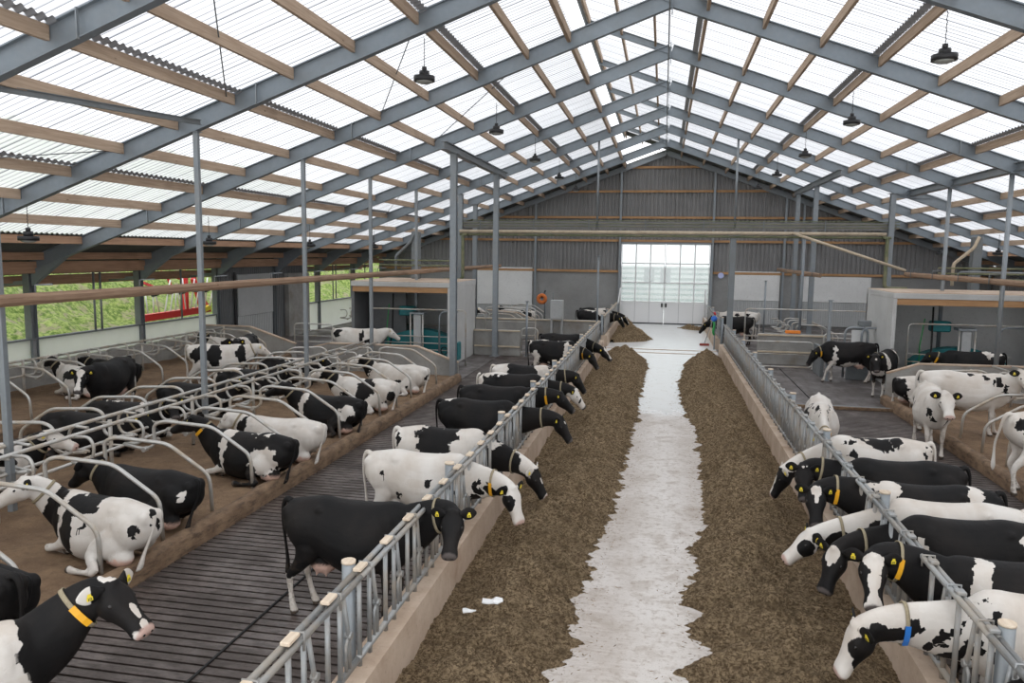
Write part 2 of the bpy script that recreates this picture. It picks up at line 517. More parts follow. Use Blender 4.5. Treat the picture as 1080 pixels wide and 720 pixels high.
def slats(x0, x1, y0, y1, name, lab, mat=None):
    m = MB(); rnd = random.Random(3)
    y = y0
    while y < y1:
        m.prism([(y + .004, -.0), (y + .120, -.0), (y + .106, -.09), (y + .018, -.09)], 'x', x0, x1)
        y += .150
    o = m.build(name, mat or M_SLAT); struct(o, lab)
slats(-6.42, -2.66, 2.0, 31.1, 'floor', 'wet dark slatted concrete floor of the left alley')
slats(-13.85, XB - .05, 2.0, 24.0, 'floor', 'wet shining slats of the inner left alley', M_WET)
slats(2.66, 6.32, 2.0, 22.15, 'floor', 'dark slatted concrete floor of the right alley')

def lumpy(name, xs, ys, fz, mat, skirt=None):
    V = []; F = []
    nx, ny = len(xs), len(ys)
    for y in ys:
        for x in xs: V.append((x, y, fz(x, y)))
    for j in range(ny - 1):
        for i in range(nx - 1):
            a = j * nx + i
            F.append((a, a + 1, a + nx + 1, a + nx))
    m = MB(); m.add(V, F, True)
    return m.build(name, mat)
def bed(x0, x1, y0, y1, name, lab):
    xs = np.linspace(x0, x1, max(2, int((x1 - x0) / .10))); ys = np.linspace(y0, y1, int((y1 - y0) / .12))
    o = lumpy(name, xs, ys, lambda x, y: .17 + .045 * mnoise.noise(Vector((x * 1.3, y * 1.3, 1))) + .018 * mnoise.noise(Vector((x * 5, y * 5, 3))), M_BED)
    b = MB(); b.box(x0, x1, y0, y1, -.12, .1); b.build('bed_base', M_GREYCON, o)
    struct(o, lab)
bed(XB + .1, -6.55, 1.5, 24.0, 'floor', 'brown sawdust bed of the head to head stalls on the left')
bed(-17.6, -14.05, 1.5, 27.0, 'floor', 'brown sawdust bed of the stalls along the open side wall')
bed(6.50, 11.95, 1.5, 23.6, 'floor', 'brown sawdust bed of the stalls on the right')
def kerb(x, y0, y1, lab, w=.24, h=.27):
    n = int((y1 - y0) / .22)
    V = []; F = []
    prof = [(-w / 2, -.02), (-w / 2, h * .72), (-w / 2 + .05, h * .94), (0, h), (w / 2 - .05, h * .94), (w / 2, h * .72), (w / 2, -.02)]
    k = len(prof)
    for j in range(n + 1):
        y = y0 + (y1 - y0) * j / n
        for a, b in prof:
            d = .03 * mnoise.noise(Vector((a * 4 + x, y * 1.7, b * 4)))
            V.append((x + a * (1 + d * 4), y, max(-.02, b + d * (1 if b > 0 else 0))))
    for j in range(n):
        for i in range(k - 1):
            a = j * k + i
            F.append((a, a + k, a + k + 1, a + 1))
    F.append(tuple(range(k))); F.append(tuple(n * k + i for i in range(k))[::-1])
    m = MB(); m.add(V, F, True); o = m.build('trim_1', M_CURB); struct(o, lab)
kerb(-6.45, 1.5, 24.0, 'mud brown bed kerb along the left slatted alley')
kerb(XB, 1.5, 24.0, 'bed kerb along the inner left alley')
kerb(-13.95, 1.5, 27.0, 'bed kerb of the wall row on the left')
kerb(6.40, 1.5, 23.5, 'mud brown bed kerb along the right alley')

# feed kerbs below the headlocks
def feed_kerb(s, y0, y1):
    x0, x1 = s * 2.40, s * 2.68
    m = MB()
    m.prism([(x0 - s * .02, -.05), (x0, .5), (x1, .5), (x1, -.25)], 'y', y0, y1)
    return m.build('trim_2', M_FCURB)
for s, y0, y1 in ((-1, 1.6, 33.0), (-1, 34.9, 46.9), (1, 1.6, 33.0), (1, 35.3, 46.9)):
    o = feed_kerb(s, y0, y1); struct(o, 'pale brown concrete feed kerb on the %s of the lane' % ('left' if s < 0 else 'right'))
m = MB(); m.box(-2.42, 2.42, 33.15, 33.3, -.02, .012); m.box(-2.42, 2.42, 34.35, 34.5, -.02, .012)
struct(m.build('trim_3', M_FCURB), 'pale threshold strips crossing the lane')

# ---------------------------------------------------------------- roof
LAPS = []
def sheet_mesh(x_hi, x_lo, y0, y1, s, f, laps=()):
    """corrugated sheets running down the slope; s = -1 left or +1 right; x given as distance from the ridge"""
    m = MB(); p = .177; k = 6
    ny = int((y1 - y0) / p * k)
    ys = y0 + np.arange(ny + 1) * p / k
    wv = .026 * np.cos(2 * PI * (ys / p))
    ed = [x_hi] + list(laps) + [x_lo]
    rows = [(a - (.0 if i == 0 else .10), b + .03) for i, (a, b) in enumerate(zip(ed[:-1], ed[1:]))]
    for a in laps: LAPS.append((s, a, f))
    for a, b in rows:
        V = [(s * a, y, f(a) + .235 + w) for y, w in zip(ys, wv)] + [(s * b, y, f(b) + .262 + w) for y, w in zip(ys, wv)]
        n = len(ys)
        m.add(V, [(i, i + 1, n + i + 1, n + i) for i in range(n - 1)], True)
    return m
fz = lambda a: zp(a)
struct(sheet_mesh(2.35, 16.1, 1.5, 45.7, -1, fz, (4.70, 8.53, 12.35)).build('ceiling', M_ROOF), 'white translucent corrugated roof of the left slope')
struct(sheet_mesh(-2.45, 16.1, 1.5, 45.7, 1, lambda a: 10.13 - .362 * a, (.82, 4.63, 8.44, 12.25)).build('ceiling', M_ROOF), 'white translucent corrugated roof of the right slope, running on over the ridge opening')
struct(sheet_mesh(16.1, 19.5, 1.5, 47.6, -1, fz).build('ceiling', M_DARKROOF), 'dark corrugated eaves strip on the left')
struct(sheet_mesh(16.1, 19.5, 1.5, 47.6, 1, fz).build('ceiling', M_DARKROOF), 'dark corrugated eaves strip on the right')

m = MB()
for s, a, f in LAPS:  # added strips; their grey stands in for the darker doubled sheets
    p = .177; ys = np.arange(1.5, 45.7, p / 6); wv = .026 * np.cos(2 * PI * (ys / p))
    n = len(ys); V = []
    for xx in (a - .20, a - .055): V += [(s * xx, y, f(xx) + .205 + w) for y, w in zip(ys, wv)]
    m.add(V, [(i, i + 1, n + i + 1, n + i) for i in range(n - 1)], True)
struct(m.build('trim_11', M_LAP), 'grey corrugated strips added to darken the sheet laps of the roof')
for s, a in ((-1, 2.35), (1, -2.45)):
    struct(sheet_mesh(a, 16.1, 45.7, 47.6, s, lambda q: 10.13 - .362 * q).build('ceiling', M_DARKROOF), 'dark opaque roof strip next to the gable')
ordn = ['first', 'second', 'third', 'fourth', 'fifth', 'sixth', 'seventh', 'eighth', 'ninth', 'tenth', 'eleventh', 'twelfth', 'thirteenth', 'fourteenth', 'fifteenth', 'sixteenth']
side = {-1: 'left', 1: 'right'}
# steel frames
for i, y in enumerate(FR):
    for s in (-1, 1):
        t = empty('steel_rafter', (0, y, 0))
        struct(t); tag(t, 'galvanised steel rafter of the %s slope, %s frame from the camera' % (side[s], ordn[i]))
        m = MB()
        dz = .02
        x0 = .0 if s > 0 else .0
        m.ibeam((s * .02, 0, zp(.02) + dz), (s * 17.9, 0, zp(17.9) + dz), .16, .38, .022)
        m.build('beam', M_RAFTER, t)
        if s > 0:
            m = MB(); m.ibeam((0, 0, 10.13 + .02), (-2.5, 0, 10.13 + .362 * 2.5 + .02), .10, .2, .015); m.build('ridge_extension', M_RAFTER, t)
            m = MB(); m.box(-.012, .012, -.11, .11, 9.82, 10.42, .004); m.build('ridge_plate', M_RAFTER, t)
        for xx in (8.0, 14.0):
            m = MB(); m.bar((s * xx, -.085, zp(xx) - .20), (s * xx, -.085, zp(xx) + .22), .02, .05, (0, 1, 0)); m.build('splice_plate', M_GALV, t)
        m = MB()
        m.prism([(s * 16.6, zp(16.6) - .16), (s * 17.85, zp(17.85) - .16), (s * 17.85, zp(17.85) - .62)], 'y', -.07, .07)
        m.build('haunch', M_RAFTER, t)
    # side wall columns
    for s in (-1, 1):
        m = MB(); m.ibeam((s * 18.0, y, 0), (s * 18.0, y, zp(18) - .1), .22, .24, .02, up=(0, 1, 0))
        o = m.build('steel_column', M_COL)
        struct(o, 'dark galvanised side wall column on the %s, under the %s rafter from the camera' % (side[s], ordn[i]))
# purlins
lx = [2.42, 3.43] + [3.43 + 1.275 * k for k in range(1, 13)]
rx = [.82 + 1.27 * k for k in range(15)]
for s, xs in ((-1, lx), (1, rx)):
    for i, x in enumerate(xs):
        m = MB()
        ys = [1.5] + FR + [YG]
        w = .07 if not (s < 0 and i == 0) else .09
        brown = x > 16
        for a, b in zip(ys[:-1], ys[1:]):
            m.box(s * x - w / 2, s * x + w / 2, a + .03, b - .03, zp(x) - .0, zp(x) + .215)
        o = m.build('roof_purlin', M_BROWN if brown else M_PURLIN)
        struct(o)
        tag(o, ('dark brown eaves timber' if brown else 'raw timber purlin') + ' on the %s roof slope, %s down from the ridge' % (side[s], ordn[i]))
for i, x in enumerate((.45, 1.45, 2.42)):
    m = MB(); m.box(-x - .03, -x + .03, 1.5, 47.3, 10.13 + .362 * x, 10.13 + .362 * x + .2)
    struct(m.build('roof_purlin', M_PURLIN), 'timber purlin of the raised ridge flap, %s from the ridge' % ordn[i])
m = MB(); m.box(-2.56, -2.50, 1.5, 47.3, 10.13 + .362 * 2.5 - .02, 10.13 + .362 * 2.5 + .24)
struct(m.build('trim_4', M_GALV), 'steel edge strip of the raised ridge flap')
m = MB(); m.tube([(-.06, 1.5, 9.80), (-.06, 47.3, 9.80)], .018, 6)
struct(m.build('trim_5', M_COL), 'thin steel ridge tie rod')
# eaves beams of the side walls
for s in (-1, 1):
    for x, z, h in ((17.75, 3.42, .34), (18.55, 3.12, .20), (19.2, 2.98, .22)):
        m = MB(); m.box(s * x - .05, s * x + .05, 1.5, 47.3, z, z + h)
        struct(m.build('trim_6', M_BROWN), 'dark brown timber eaves beam on the %s side' % side[s])
    for i, y in enumerate(FR[1:]):
        m = MB(); m.bar((s * 18.1, y, 3.15), (s * 19.3, y, 3.05), .08, .12)
        struct(m.build('trim_7', M_GALV), 'steel outrigger of the eaves')
# ---------------------------------------------------------------- gable wall
def rib_wall(x0, x1, zb, zt, y, mat, name, pitch=.24, d=.06, axis='x'):
    """vertical ribbed sheet; zb, zt functions; axis 'x' wall faces -Y, axis 'y' wall runs along Y at x=y"""
    pts = []
    x = x0
    while x < x1:
        pts += [(x, 0), (x + pitch * .45, 0), (x + pitch * .55, d), (x + pitch * .9, d)]
        x += pitch
    pts.append((x1, 0))
    V = []
    for a, b in pts:
        a = min(a, x1)
        if axis == 'x': V += [(a, y + b, zb(a)), (a, y + b, zt(a))]
        else: V += [(y + b, a, zb(a)), (y + b, a, zt(a))]
    m = MB(); m.add(V, [(2 * i, 2 * i + 2, 2 * i + 3, 2 * i + 1) for i in range(len(pts) - 1)])
    return m
DX0, DX1 = -2.5, 2.72
def zwall(a):
    return 3.05 if a < DX0 or a > DX1 else 4.86
rw = rib_wall(-18, DX0, lambda a: 3.05, lambda a: zp(a) + .24, YG, M_CLAD, 'w')
r2 = rib_wall(DX0, DX1, lambda a: 4.86, lambda a: zp(a) + .24, YG, M_CLAD, 'w')
r3 = rib_wall(DX1, 18, lambda a: 3.05, lambda a: zp(a) + .24, YG, M_CLAD, 'w')
rw.add(r2.v, r2.f); rw.add(r3.v, r3.f)
wb = rw.build('wall_back', M_CLAD); struct(wb, 'grey corrugated gable wall at the far end')
m = MB()
m.box(-18, DX0, YG, YG + .2, 0, 3.05); m.box(DX1, 18, YG, YG + .2, 0, 3.05)
struct(m.build('wall_back', M_WALLCON), 'grey concrete base of the gable wall')
for z in (9.25, 7.84, 6.3, 4.92):
    xw = min(17.9, (10.0 - z) / .362)
    m = MB()
    if z > 4.9 or True: m.box(-xw, xw, YG - .12, YG, z, z + .13)
    struct(m.build('trim_8', M_GIRT), 'brown timber girt across the gable wall')
for a, b in ((-18, DX0), (DX1, 18)):
    m = MB(); m.box(a, b, YG - .10, YG, 3.06, 3.2); struct(m.build('trim_9', M_GIRT), 'brown timber girt above the concrete base')
for s in (-1, 1):
    m = MB(); m.ibeam((0, YG - .2, zp(0) + .0), (s * 17.9, YG - .2, zp(17.9) + .0), .16, .3, .02)
    o = m.build('steel_rafter', M_GALV); struct(o, 'galvanised gable rafter against the far wall on the %s' % side[s])
for x in (-17.8, -12.6, -7.75, DX0 - .1, DX1 + .1, 6.85, 7.85, 12.4, 17.8):
    m = MB(); m.ibeam((x, YG - .22, 0), (x, YG - .22, zp(x) - .12), .11, .14, .015, up=(0, 1, 0))
    o = m.build('steel_column', M_GALV)
    struct(o, 'slender gable post against the far wall')
# panels on the gable wall
def gpanel(x0, x1, z0, z1, lab, mat=M_WHITE, rib=True):
    t = empty('wall_panel', ((x0 + x1) / 2, YG - .06, 0)); tag(t, lab, 'panel')
    cx = (x0 + x1) / 2
    m = MB(); m.box(x0 - cx, x1 - cx, -.03, .03, z0, z1, .008); m.build('panel', mat, t)
    if rib:
        r = rib_wall(x0 - cx, x1 - cx, lambda a: .15, lambda a: z0 - .02, -.05, M_CLAD, 'r', .12, .02)
        r.build('ribbed_base', M_GREYPANEL, t)
    return t
gpanel(-11.7, -7.95, .95, 3.28, 'white wall panel on the gable left of the door')
gpanel(3.9, 6.72, 1.55, 3.25, 'white wall panel on the gable just right of the door')
gpanel(8.0, 11.7, 1.55, 3.02, 'white wall panel on the gable far right of the door')

# ---------------------------------------------------------------- the big double door
dr = empty('door_1', ((DX0 + DX1) / 2, YG - .02, 0)); struct(dr, 'white double door with glazed upper half in the far wall')
W = DX1 - DX0; hx = W / 2
z0d, z1d = 1.32, 4.80
m = MB(); m.box(-hx - .1, -hx, -.12, .06, 0, z1d + .1, .01); m.box(hx, hx + .1, -.12, .06, 0, z1d + .1, .01); m.box(-hx - .1, hx + .1, -.12, .06, z1d, z1d + .1, .01)
m.build('door_frame', M_GALV, dr)
for s in (-1, 1):
    a, b = (-hx + .02, -.015) if s < 0 else (.015, hx - .02)
    m = MB()
    nb = 3; wv = (b - a) / nb
    m.box(a, b, -.03, .03, .06, z0d)
    for k in range(nb + 1):
        xx = a + wv * k
        m.box(max(a, xx - .035), min(b, xx + .035), -.04, .04, z0d, z1d)
    for k in range(4):
        zz = z0d + (z1d - z0d) * k / 3
        m.box(a, b, -.042, .042, zz - .035 if k else z0d - .02, zz + .035 if k < 3 else z1d)
    leaf = m.build('door_leaf', M_WHITEP, dr)
    for k in range(1, nb):
        g = MB(); g.box(a + wv * k - .012, a + wv * k + .012, -.036, -.03, .08, z0d - .03); g.build('panel_joint', M_GREYPANEL, leaf)
    g = MB(); g.box(a + .02, b - .02, -.004, .004, z0d, z1d - .02); gp = g.build('pane', M_GLASS, leaf)
    g = MB(); g.box(s * .12 - .05, s * .12 + .05, -.10, -.03, 1.02, 1.26, .01); g.build('door_handle', M_BLACK, leaf)
    g = MB(); g.box(a, b, -.05, .0, .0, .07); g.build('bottom_seal', M_BLACK, leaf)

# ---------------------------------------------------------------- left side wall
m = MB(); m.box(-17.92, -17.62, 1.5, 28.6, 0, .82)
struct(m.build('wall_left', M_GREYCON), 'low grey concrete wall behind the wall row of stalls')
m = MB(); m.box(-18.06, -17.96, 1.5, 28.6, .82, 1.48)
struct(m.build('wall_left', M_SILL), 'white sill panel under the open side of the barn')
m = MB(); m.box(-18.1, -17.92, 1.5, 28.6, 1.48, 1.53)
struct(m.build('trim_10', M_COL), 'dark rail on the white sill panel')
m = MB(); m.box(-18.06, -17.96, 36.7, 47.3, .0, 1.42)
struct(m.build('wall_left', M_SILL), 'white sill panel beyond the clad section')
m = MB(); m.box(-18.1, -17.92, 36.7, 47.3, 1.42, 1.47)
struct(m.build('trim_10', M_COL), 'dark rail on the far white sill panel')
w = rib_wall(28.8, 36.6, lambda a: 0, lambda a: 3.45, -18.0, M_DARKCLAD, 'w', .16, .03, 'y')
struct(w.build('wall_left', M_DARKCLAD), 'dark clad section of the left wall')
m = MB(); m.box(-17.93, -17.7, 34.4, 36.6, 0, 3.05); struct(m.build('wall_left', M_GREYCON), 'grey concrete pier in the left wall')
t = empty('sliding_door', (-17.86, 31.6, 0)); tag(t, 'pale grey sliding door hung on the dark section of the left wall', 'door')
m = MB(); m.box(-.03, .03, -1.5, 1.5, 1.3, 3.1, .01); m.build('panel', M_GREYPANEL, t)
r = rib_wall(-1.5, 1.5, lambda a: .0, lambda a: 1.29, -.02, M_GREYPANEL, 'r', .14, .02, 'y'); r.build('ribbed_base', M_GREYPANEL, t)
m = MB(); m.box(-.06, -.02, -1.7, -1.6, .1, 3.2); m.build('guide', M_BLACK, t)
# mullions of the open side
for y in (12.2, 17.2, 21.8, 22.1, 26.4, 30.5, 40.2, 40.6, 44.9):
    if 28.8 < y < 36.6: continue
    m = MB(); m.tube([(-18.02, y, 1.5), (-18.02, y, 3.4)], .035, 8)
    o = m.build('net_post', M_GALV); tag(o, 'thin upright pipe in the open left side, standing on the white sill', 'post', 'thin uprights of the open side')
# right side wall (mostly hidden)
w = rib_wall(1.5, 47.3, lambda a: 1.2, lambda a: 3.5, 18.0, M_CLAD, 'w', .2, .03, 'y')
struct(w.build('wall_right', M_CLAD), 'grey clad right side wall')
m = MB(); m.box(17.9, 18.1, 1.5, 47.3, 0, 1.2); struct(m.build('wall_right', M_GREYCON), 'concrete base of the right side wall')

# outdoors
def hill(x, y):
    d = max(0, -x - 21)
    return .2 + .50 * d + (.8 * mnoise.noise(Vector((x * .25, y * .25, 0))) + .45 * mnoise.noise(Vector((x * .9, y * .9, 2)))) * min(1, d / 3) + .12 * mnoise.noise(Vector((x * 2.1, y * 2.1, 5))) - .25
o = lumpy('floor', np.linspace(-48, -18.1, 130), np.linspace(-5, 95, 330), hill, M_GRASS)
struct(o, 'grassy hillside beside the barn')
m = MB(); m.box(-18, 40, 47.6, 90, -.15, -.02); struct(m.build('floor', M_WALLCON), 'paved yard beyond the far door')
# building beyond the door
t = empty('neighbouring_barn', (1.5, 64, 0)); tag(t, 'pale green clad building with white stripes seen through the far door', 'building')
m = MB(); zz = 0
m.box(-12, 12, 0, 6, 0, 3.1); m.build('wall', m_concrete('pale_green_cladding', (.30, .40, .36), (.36, .46, .42), .5, .7, .05), t)
for k in range(7):
    m = MB(); m.box(-12, 12, -.06, 0, .2 + k * .42, .42 + k * .42); m.build('white_strip', M_WHITEP, t)
m = MB(); m.box(-12.2, 12.2, -.2, 6.2, 3.1, 3.22); m.build('roof', M_WHITEP, t)
for xx in (-3.0, -1.7):
    m = MB(); m.box(xx, xx + .8, -.1, -.02, 1.9, 3.1); m.build('window', M_COL, t)
# ================================================================ posts, headers, pipes
def post(x, y, z0, z1, w, mat, name, lab, cat='post', group=None, kind='sq', cap=True):
    t = empty(name, (x, y, z0)); tag(t, lab, cat, group)
    m = MB(); h = z1 - z0
    if kind == 'sq': m.box(-w / 2, w / 2, -w / 2, w / 2, 0, h, w * .08)
    elif kind == 'round': m.tube([(0, 0, 0), (0, 0, h)], w / 2, 12)
    else: m.ibeam((0, 0, 0), (0, 0, h), w, w, .015, up=(0, 1, 0))
    m.build('shaft', mat, t)
    if cap:
        m = MB(); m.box(-w * .9, w * .9, -w * .9, w * .9, h - .012, h, .002); m.box(-w * .9, w * .9, -w * .9, w * .9, 0, .015, .002)
        m.build('end_plate', mat, t)
    return t
nth = ordn
for i, y in enumerate(FR[1:6]):
    post(-9.4 if i else -9.62, y, .12, zp(9.4) - .18, .10, M_GALV, 'roof_post', 'slim square galvanised post rising from the left stalls, %s from the camera' % nth[i])
for i, y in enumerate(FR[4:6]):
    post(9.4, y, .12 if y < 24.5 else 0, zp(9.4) - .18, .13, M_GALV, 'roof_post', 'round galvanised post rising from the right stalls, %s from the camera' % nth[i], kind='round')
for x, y, zt, lab in ((-6.6, 23.95, 7.26, 'thick steel column at the end of the left bed kerb'), (-6.6, 30.3, 7.26, 'thick steel column on the wall closing the left alley'),
                      (6.6, 36.8, 7.30, 'thick steel column in the far right alley'), (6.6, 41.6, 7.30, 'slimmer steel column behind the far right alley'),
                      (-9.4, 38.2, 6.58, 'steel column far behind the left milking room'), (8.9, 33.45, 6.72, 'steel column carrying the right end of the pipe bridge'),
                      (-8.9, 33.45, 6.72, 'steel column carrying the left end of the pipe bridge')):
    post(x, y, 0, zt, .2 if abs(x) < 8.95 or y > 33.5 else .24, M_GALV, 'steel_post', lab, kind='h')
for s, x, y0, y1, z, lab in ((-1, -6.6, 22.8, 32.2, 7.26, 'galvanised header beam over the two thick left columns'), (1, 6.6, 32.0, 42.8, 7.30, 'galvanised header beam over the far right columns'),
                             (1, 9.5, 23.4, 33.9, 6.60, 'galvanised header beam over the round right posts')):
    m = MB(); m.ibeam((x, y0, z + .12), (x, y1, z + .12), .18, .24, .02); o = m.build('header_beam', M_GALV); tag(o, lab, 'beam')
m = MB(); m.ibeam((8.9, 33.45, 6.62), (11.2, 33.45, 6.62), .16, .18, .015); tag(m.build('header_beam', M_GALV), 'short steel beam cantilevered right of the bridge column', 'beam')
# pipe bridge across the lane
t = empty('pipe_bridge', (0, 33.3, 5.05)); tag(t, 'bundle of pipes crossing high over the feed lane', 'pipe')
m = MB(); m.tube([(-8.9, 0, .05), (8.7, 0, .05)], .075, 10); m.build('dusty_pipe', M_TANPIPE, t)
m = MB(); m.tube([(-8.9, .02, -.09), (8.9, .02, -.09)], .05, 8); m.build('green_pipe', M_GREENPIPE, t)
m = MB()
for z in (.30, .42, .54): m.tube([(-8.9, .1, z), (9.2, .1, z)], .018, 6)
m.build('thin_pipe', M_GREENPIPE, t)
for x in np.arange(-8, 9, 2.4):
    m = MB(); m.box(x - .02, x + .02, .08, .12, -.1, .56); m.build('hanger', M_COL, t)
m = MB(); m.box(-8.9, 9.1, .16, .22, .20, .50); m.build('cable_tray', M_CLAD, t)
for s in (-1, 1):
    m = MB(); m.tube(arc([(s * 8.55, -.02, -.09), (s * 8.75, -.02, -.09), (s * 8.75, -.02, -2.1), (s * 9.6, -.02, -2.1)], .2), .07, 10); m.build('green_downpipe', M_GREENPIPE, t)
for x in (-2.85, 2.85):
    m = MB(); m.tube([(x, 33.45, 5.3), (x, 33.45, zp(2.85) - .17)], .045, 8)
    tag(m.build('hanger_rod', M_GALV), 'slim hanger from the rafters down to the pipe bridge, %s of the lane' % side[-1 if x < 0 else 1], 'rod')
post(-2.85, 34.7, 0, 4.1, .09, M_GALV, 'lane_post', 'slim free standing post at the far left lane corner', kind='round')
post(2.82, 33.45, 0, 5.0, .24, M_COL, 'lane_post', 'stout grey column under the pipe bridge at the right lane corner')
m = MB(); m.tube([(5.1, 33.1, 5.12), (9.2, 32.2, 3.68)], .055, 8); tag(m.build('sloping_pipe', M_TANPIPE), 'dusty pipe sloping down to the right timber beam', 'pipe')
# long rough timbers
def timber(x, y0, y1, z, lab, w=.14, h=.19):
    t = empty('timber_beam', (x, y0, z)); tag(t, lab, 'timber')
    V = []; F = []; n = 60; k = 8
    for j in range(n + 1):
        y = (y1 - y0) * j / n
        for i in range(k):
            a = 2 * PI * (i + .5) / k
            ca, sa = math.cos(a), math.sin(a)
            q = 1.0 / max(abs(ca), abs(sa)) * .9
            d = 1 + .12 * mnoise.noise(Vector((ca * 2, y * .9, sa * 2 + x)))
            V.append((ca * q * w / 2 * d, y, sa * q * h / 2 * d))
    for j in range(n):
        for i in range(k):
            F.append((j * k + i, (j + 1) * k + i, (j + 1) * k + (i + 1) % k, j * k + (i + 1) % k))
    F += [tuple(range(k)), tuple(n * k + i for i in range(k))[::-1]]
    m = MB(); m.add(V, F, False); m.build('timber', M_BEAMWOOD, t)
    for yy in np.arange(1.4, y1 - y0 - .3, 4.75 / 2):
        m = MB(); m.tube([(-w / 2 - .02, yy, -h / 2 - .01), (-w / 2 - .02, yy, h / 2 + .10), (w / 2 + .14, yy, h / 2 + .12)], .014, 6); m.build('bracket', M_COL, t)
    return t
timber(-9.2, 1.5, 43.5, 3.42, 'long rough timber beam running the length of the left side in front of the slim posts')
timber(9.2, 18, 32.2, 3.55, 'long rough timber beam on the right passing the round posts')
timber(6.32, 33.4, 45.5, 3.42, 'short rough timber beam far right, its cut end towards the lane', .12, .2)

# ================================================================ feed fences
def fence_proto(s):
    """3.3 m panel of five headlocks along +Y; s: side the lane lies on (+1 = towards +X)"""
    t = empty('feed_fence_panel', (0, 0, 0))
    m = MB()
    for dx, z in ((-.032, 1.37), (.036, 1.35)): m.tube([(dx, 0, z), (dx, 3.3, z)], .027, 8)
    m.build('top_rail', M_FENCE, t)
    m = MB(); m.tube([(0, 0, .58), (0, 3.3, .58)], .03, 8); m.build('bottom_rail', M_FENCE, t)
    for k in range(5):
        y = .66 * k
        for q in (.05, .29):
            m = MB(); m.tube([(0, y + q, .50), (0, y + q, 1.36)], .024, 8); m.build('fixed_bar', M_FENCE, t)
        m = MB()
        m.tube(arc([(.0, y + .355, 1.34), (.0, y + .475, .86), (0, y + .475, .60)], .06), .021, 8)
        m.tube([(-.03, y + .475, .90), (.03, y + .475, .90)], .035, 8)
        m.tube([(0, y + .41, .60), (0, y + .41, .84), (0, y + .475, .90)], .015, 6)
        m.build('locking_bar', M_FENCE, t)
        m = MB()
        m.box(-.04, .04, y + .0, y + (.17 if s > 0 else .09), 1.39, 1.425, .008)
        m.build('latch_block', M_BLOCK if s > 0 else M_FENCE, t)
        m = MB(); m.tube([(-.05, y + .19, 1.30), (-.05, y + .19, 1.41), (.055, y + .19, 1.41), (.055, y + .19, 1.27)], .011, 6); m.build('latch_clip', M_FENCE, t)
    m = MB(); m.tube([(-s * .10, .06, 0), (-s * .10, .06, 1.45)], .06, 12); p = m.build('post', M_GALV, t)
    m = MB(); m.tube([(-s * .10, .06, 1.445), (-s * .10, .06, 1.47)], .064, 12); m.build('post_cap', M_BLOCK, p)
    return t
for s in (-1, 1):
    proto = fence_proto(-s)
    spots = [2.8 + 3.3 * k for k in range(9)] + [35.0 + 3.3 * k for k in range(3)]
    for i, y in enumerate(spots):
        o = proto if i == 0 else copy_tree(proto)
        o.location = (s * 2.55, y, 0)
        where = ('%s from the camera' % nth[i]) if i < 9 else ('%s beyond the threshold' % nth[i - 9])
        tag(o, 'headlock fence panel on the %s side of the lane, %s' % (side[s], where), 'fence', 'headlock fence panels')
# white pipe rails at the far end of the lane fences
for s in (-1, 1):
    m = MB(); m.tube(arc([(s * 2.5, 45.0, 1.35), (s * 2.5, 47.0, 2.15), (s * 2.5, 47.0, .5)], .05), .04, 8); m.tube([(s * 2.5, 45.0, .5), (s * 2.5, 47.0, .5)], .03, 8)
    tag(m.build('pipe_rail', M_WHITEP), 'white pipe rail at the door end of the %s feed fence' % side[s], 'rail')

# ================================================================ cubicles
def divider(s):
    """front row divider: local origin at the stall head, tube runs in +X*s towards the alley"""
    pts = arc([(0, 0, .78), (.42, 0, .72), (.62, 0, .80), (.60, 0, 1.16), (.80, 0, 1.24), (1.72, 0, 1.19), (2.42, 0, .74), (2.45, 0, .12)], .14, 5)
    m = MB(); m.tube([(p.x * s, p.y, p.z) for p in pts], .03, 10)
    return m
def hook(s):
    pts = arc([(-.02, .06, 1.18), (.30, .06, 1.20), (.38, .06, 1.0), (.30, .06, .80), (-.02, .06, .78)], .12, 5)
    m = MB(); m.tube([(p.x * s, p.y, p.z) for p in pts], .026, 8)
    return m
def rows():
    out = []
    for k in range(15): out.append((-9.15, 5.6 + 1.2 * k, 1, 'front row of the left stalls', 'dividers of the left front stall row'))
    for k in range(15): out.append((-9.40, 5.0 + 1.2 * k, -1, 'back row of the left stalls', 'dividers of the left back stall row'))
    for k in range(17): out.append((-16.65, 6.6 + 1.2 * k, 1, 'stall row under the open side wall', 'dividers of the wall stall row'))
    for k in range(12): out.append((9.15, 9.0 + 1.2 * k, -1, 'front row of the right stalls', 'dividers of the right front stall row'))
    for k in range(12): out.append((9.65, 9.0 + 1.2 * k, 1, 'back row of the right stalls', 'dividers of the right back stall row'))
    return out
protos = {}
cnt = {}
for x, y, s, lab, grp in rows():
    if s not in protos:
        t = empty('stall_divider', (0, 0, 0)); protos[s] = t; o = t
        divider(s).build('tube', M_CUB, t)
        hook(s).build('head_hook', M_CUB, t)
        m = MB(); m.tube([(s * .42, -.05, .72), (s * .42, .05, .72)], .045, 8); m.build('clamp', M_CUB, t)
    else: o = copy_tree(protos[s])
    o.location = (x, y, 0)
    cnt[lab] = cnt.get(lab, 0) + 1
    tag(o, 'bent tube divider, %s from the camera, %s' % (nth[cnt[lab] - 1] if cnt[lab] <= 16 else 'last', lab), 'stall divider', grp)
for k in range(7):
    for x, s, lab in ((-9.2, 1, 'far left stall block beyond the milking room'), (-16.65, 1, 'far wall row seen past the grey wall pier')):
        o = copy_tree(protos[s]); o.location = (x, 38.0 + 1.2 * k, -.12)
        tag(o, 'bent tube divider, %s in the %s' % (nth[k], lab), 'stall divider', 'dividers of the ' + lab)
for k in range(4):
    o = copy_tree(protos[1]); o.location = (5.4, 36.5 + 1.2 * k, -.12)
    tag(o, 'bent galvanised tube divider, %s in the far right stall block' % nth[k], 'stall divider', 'dividers of the far right stall block')
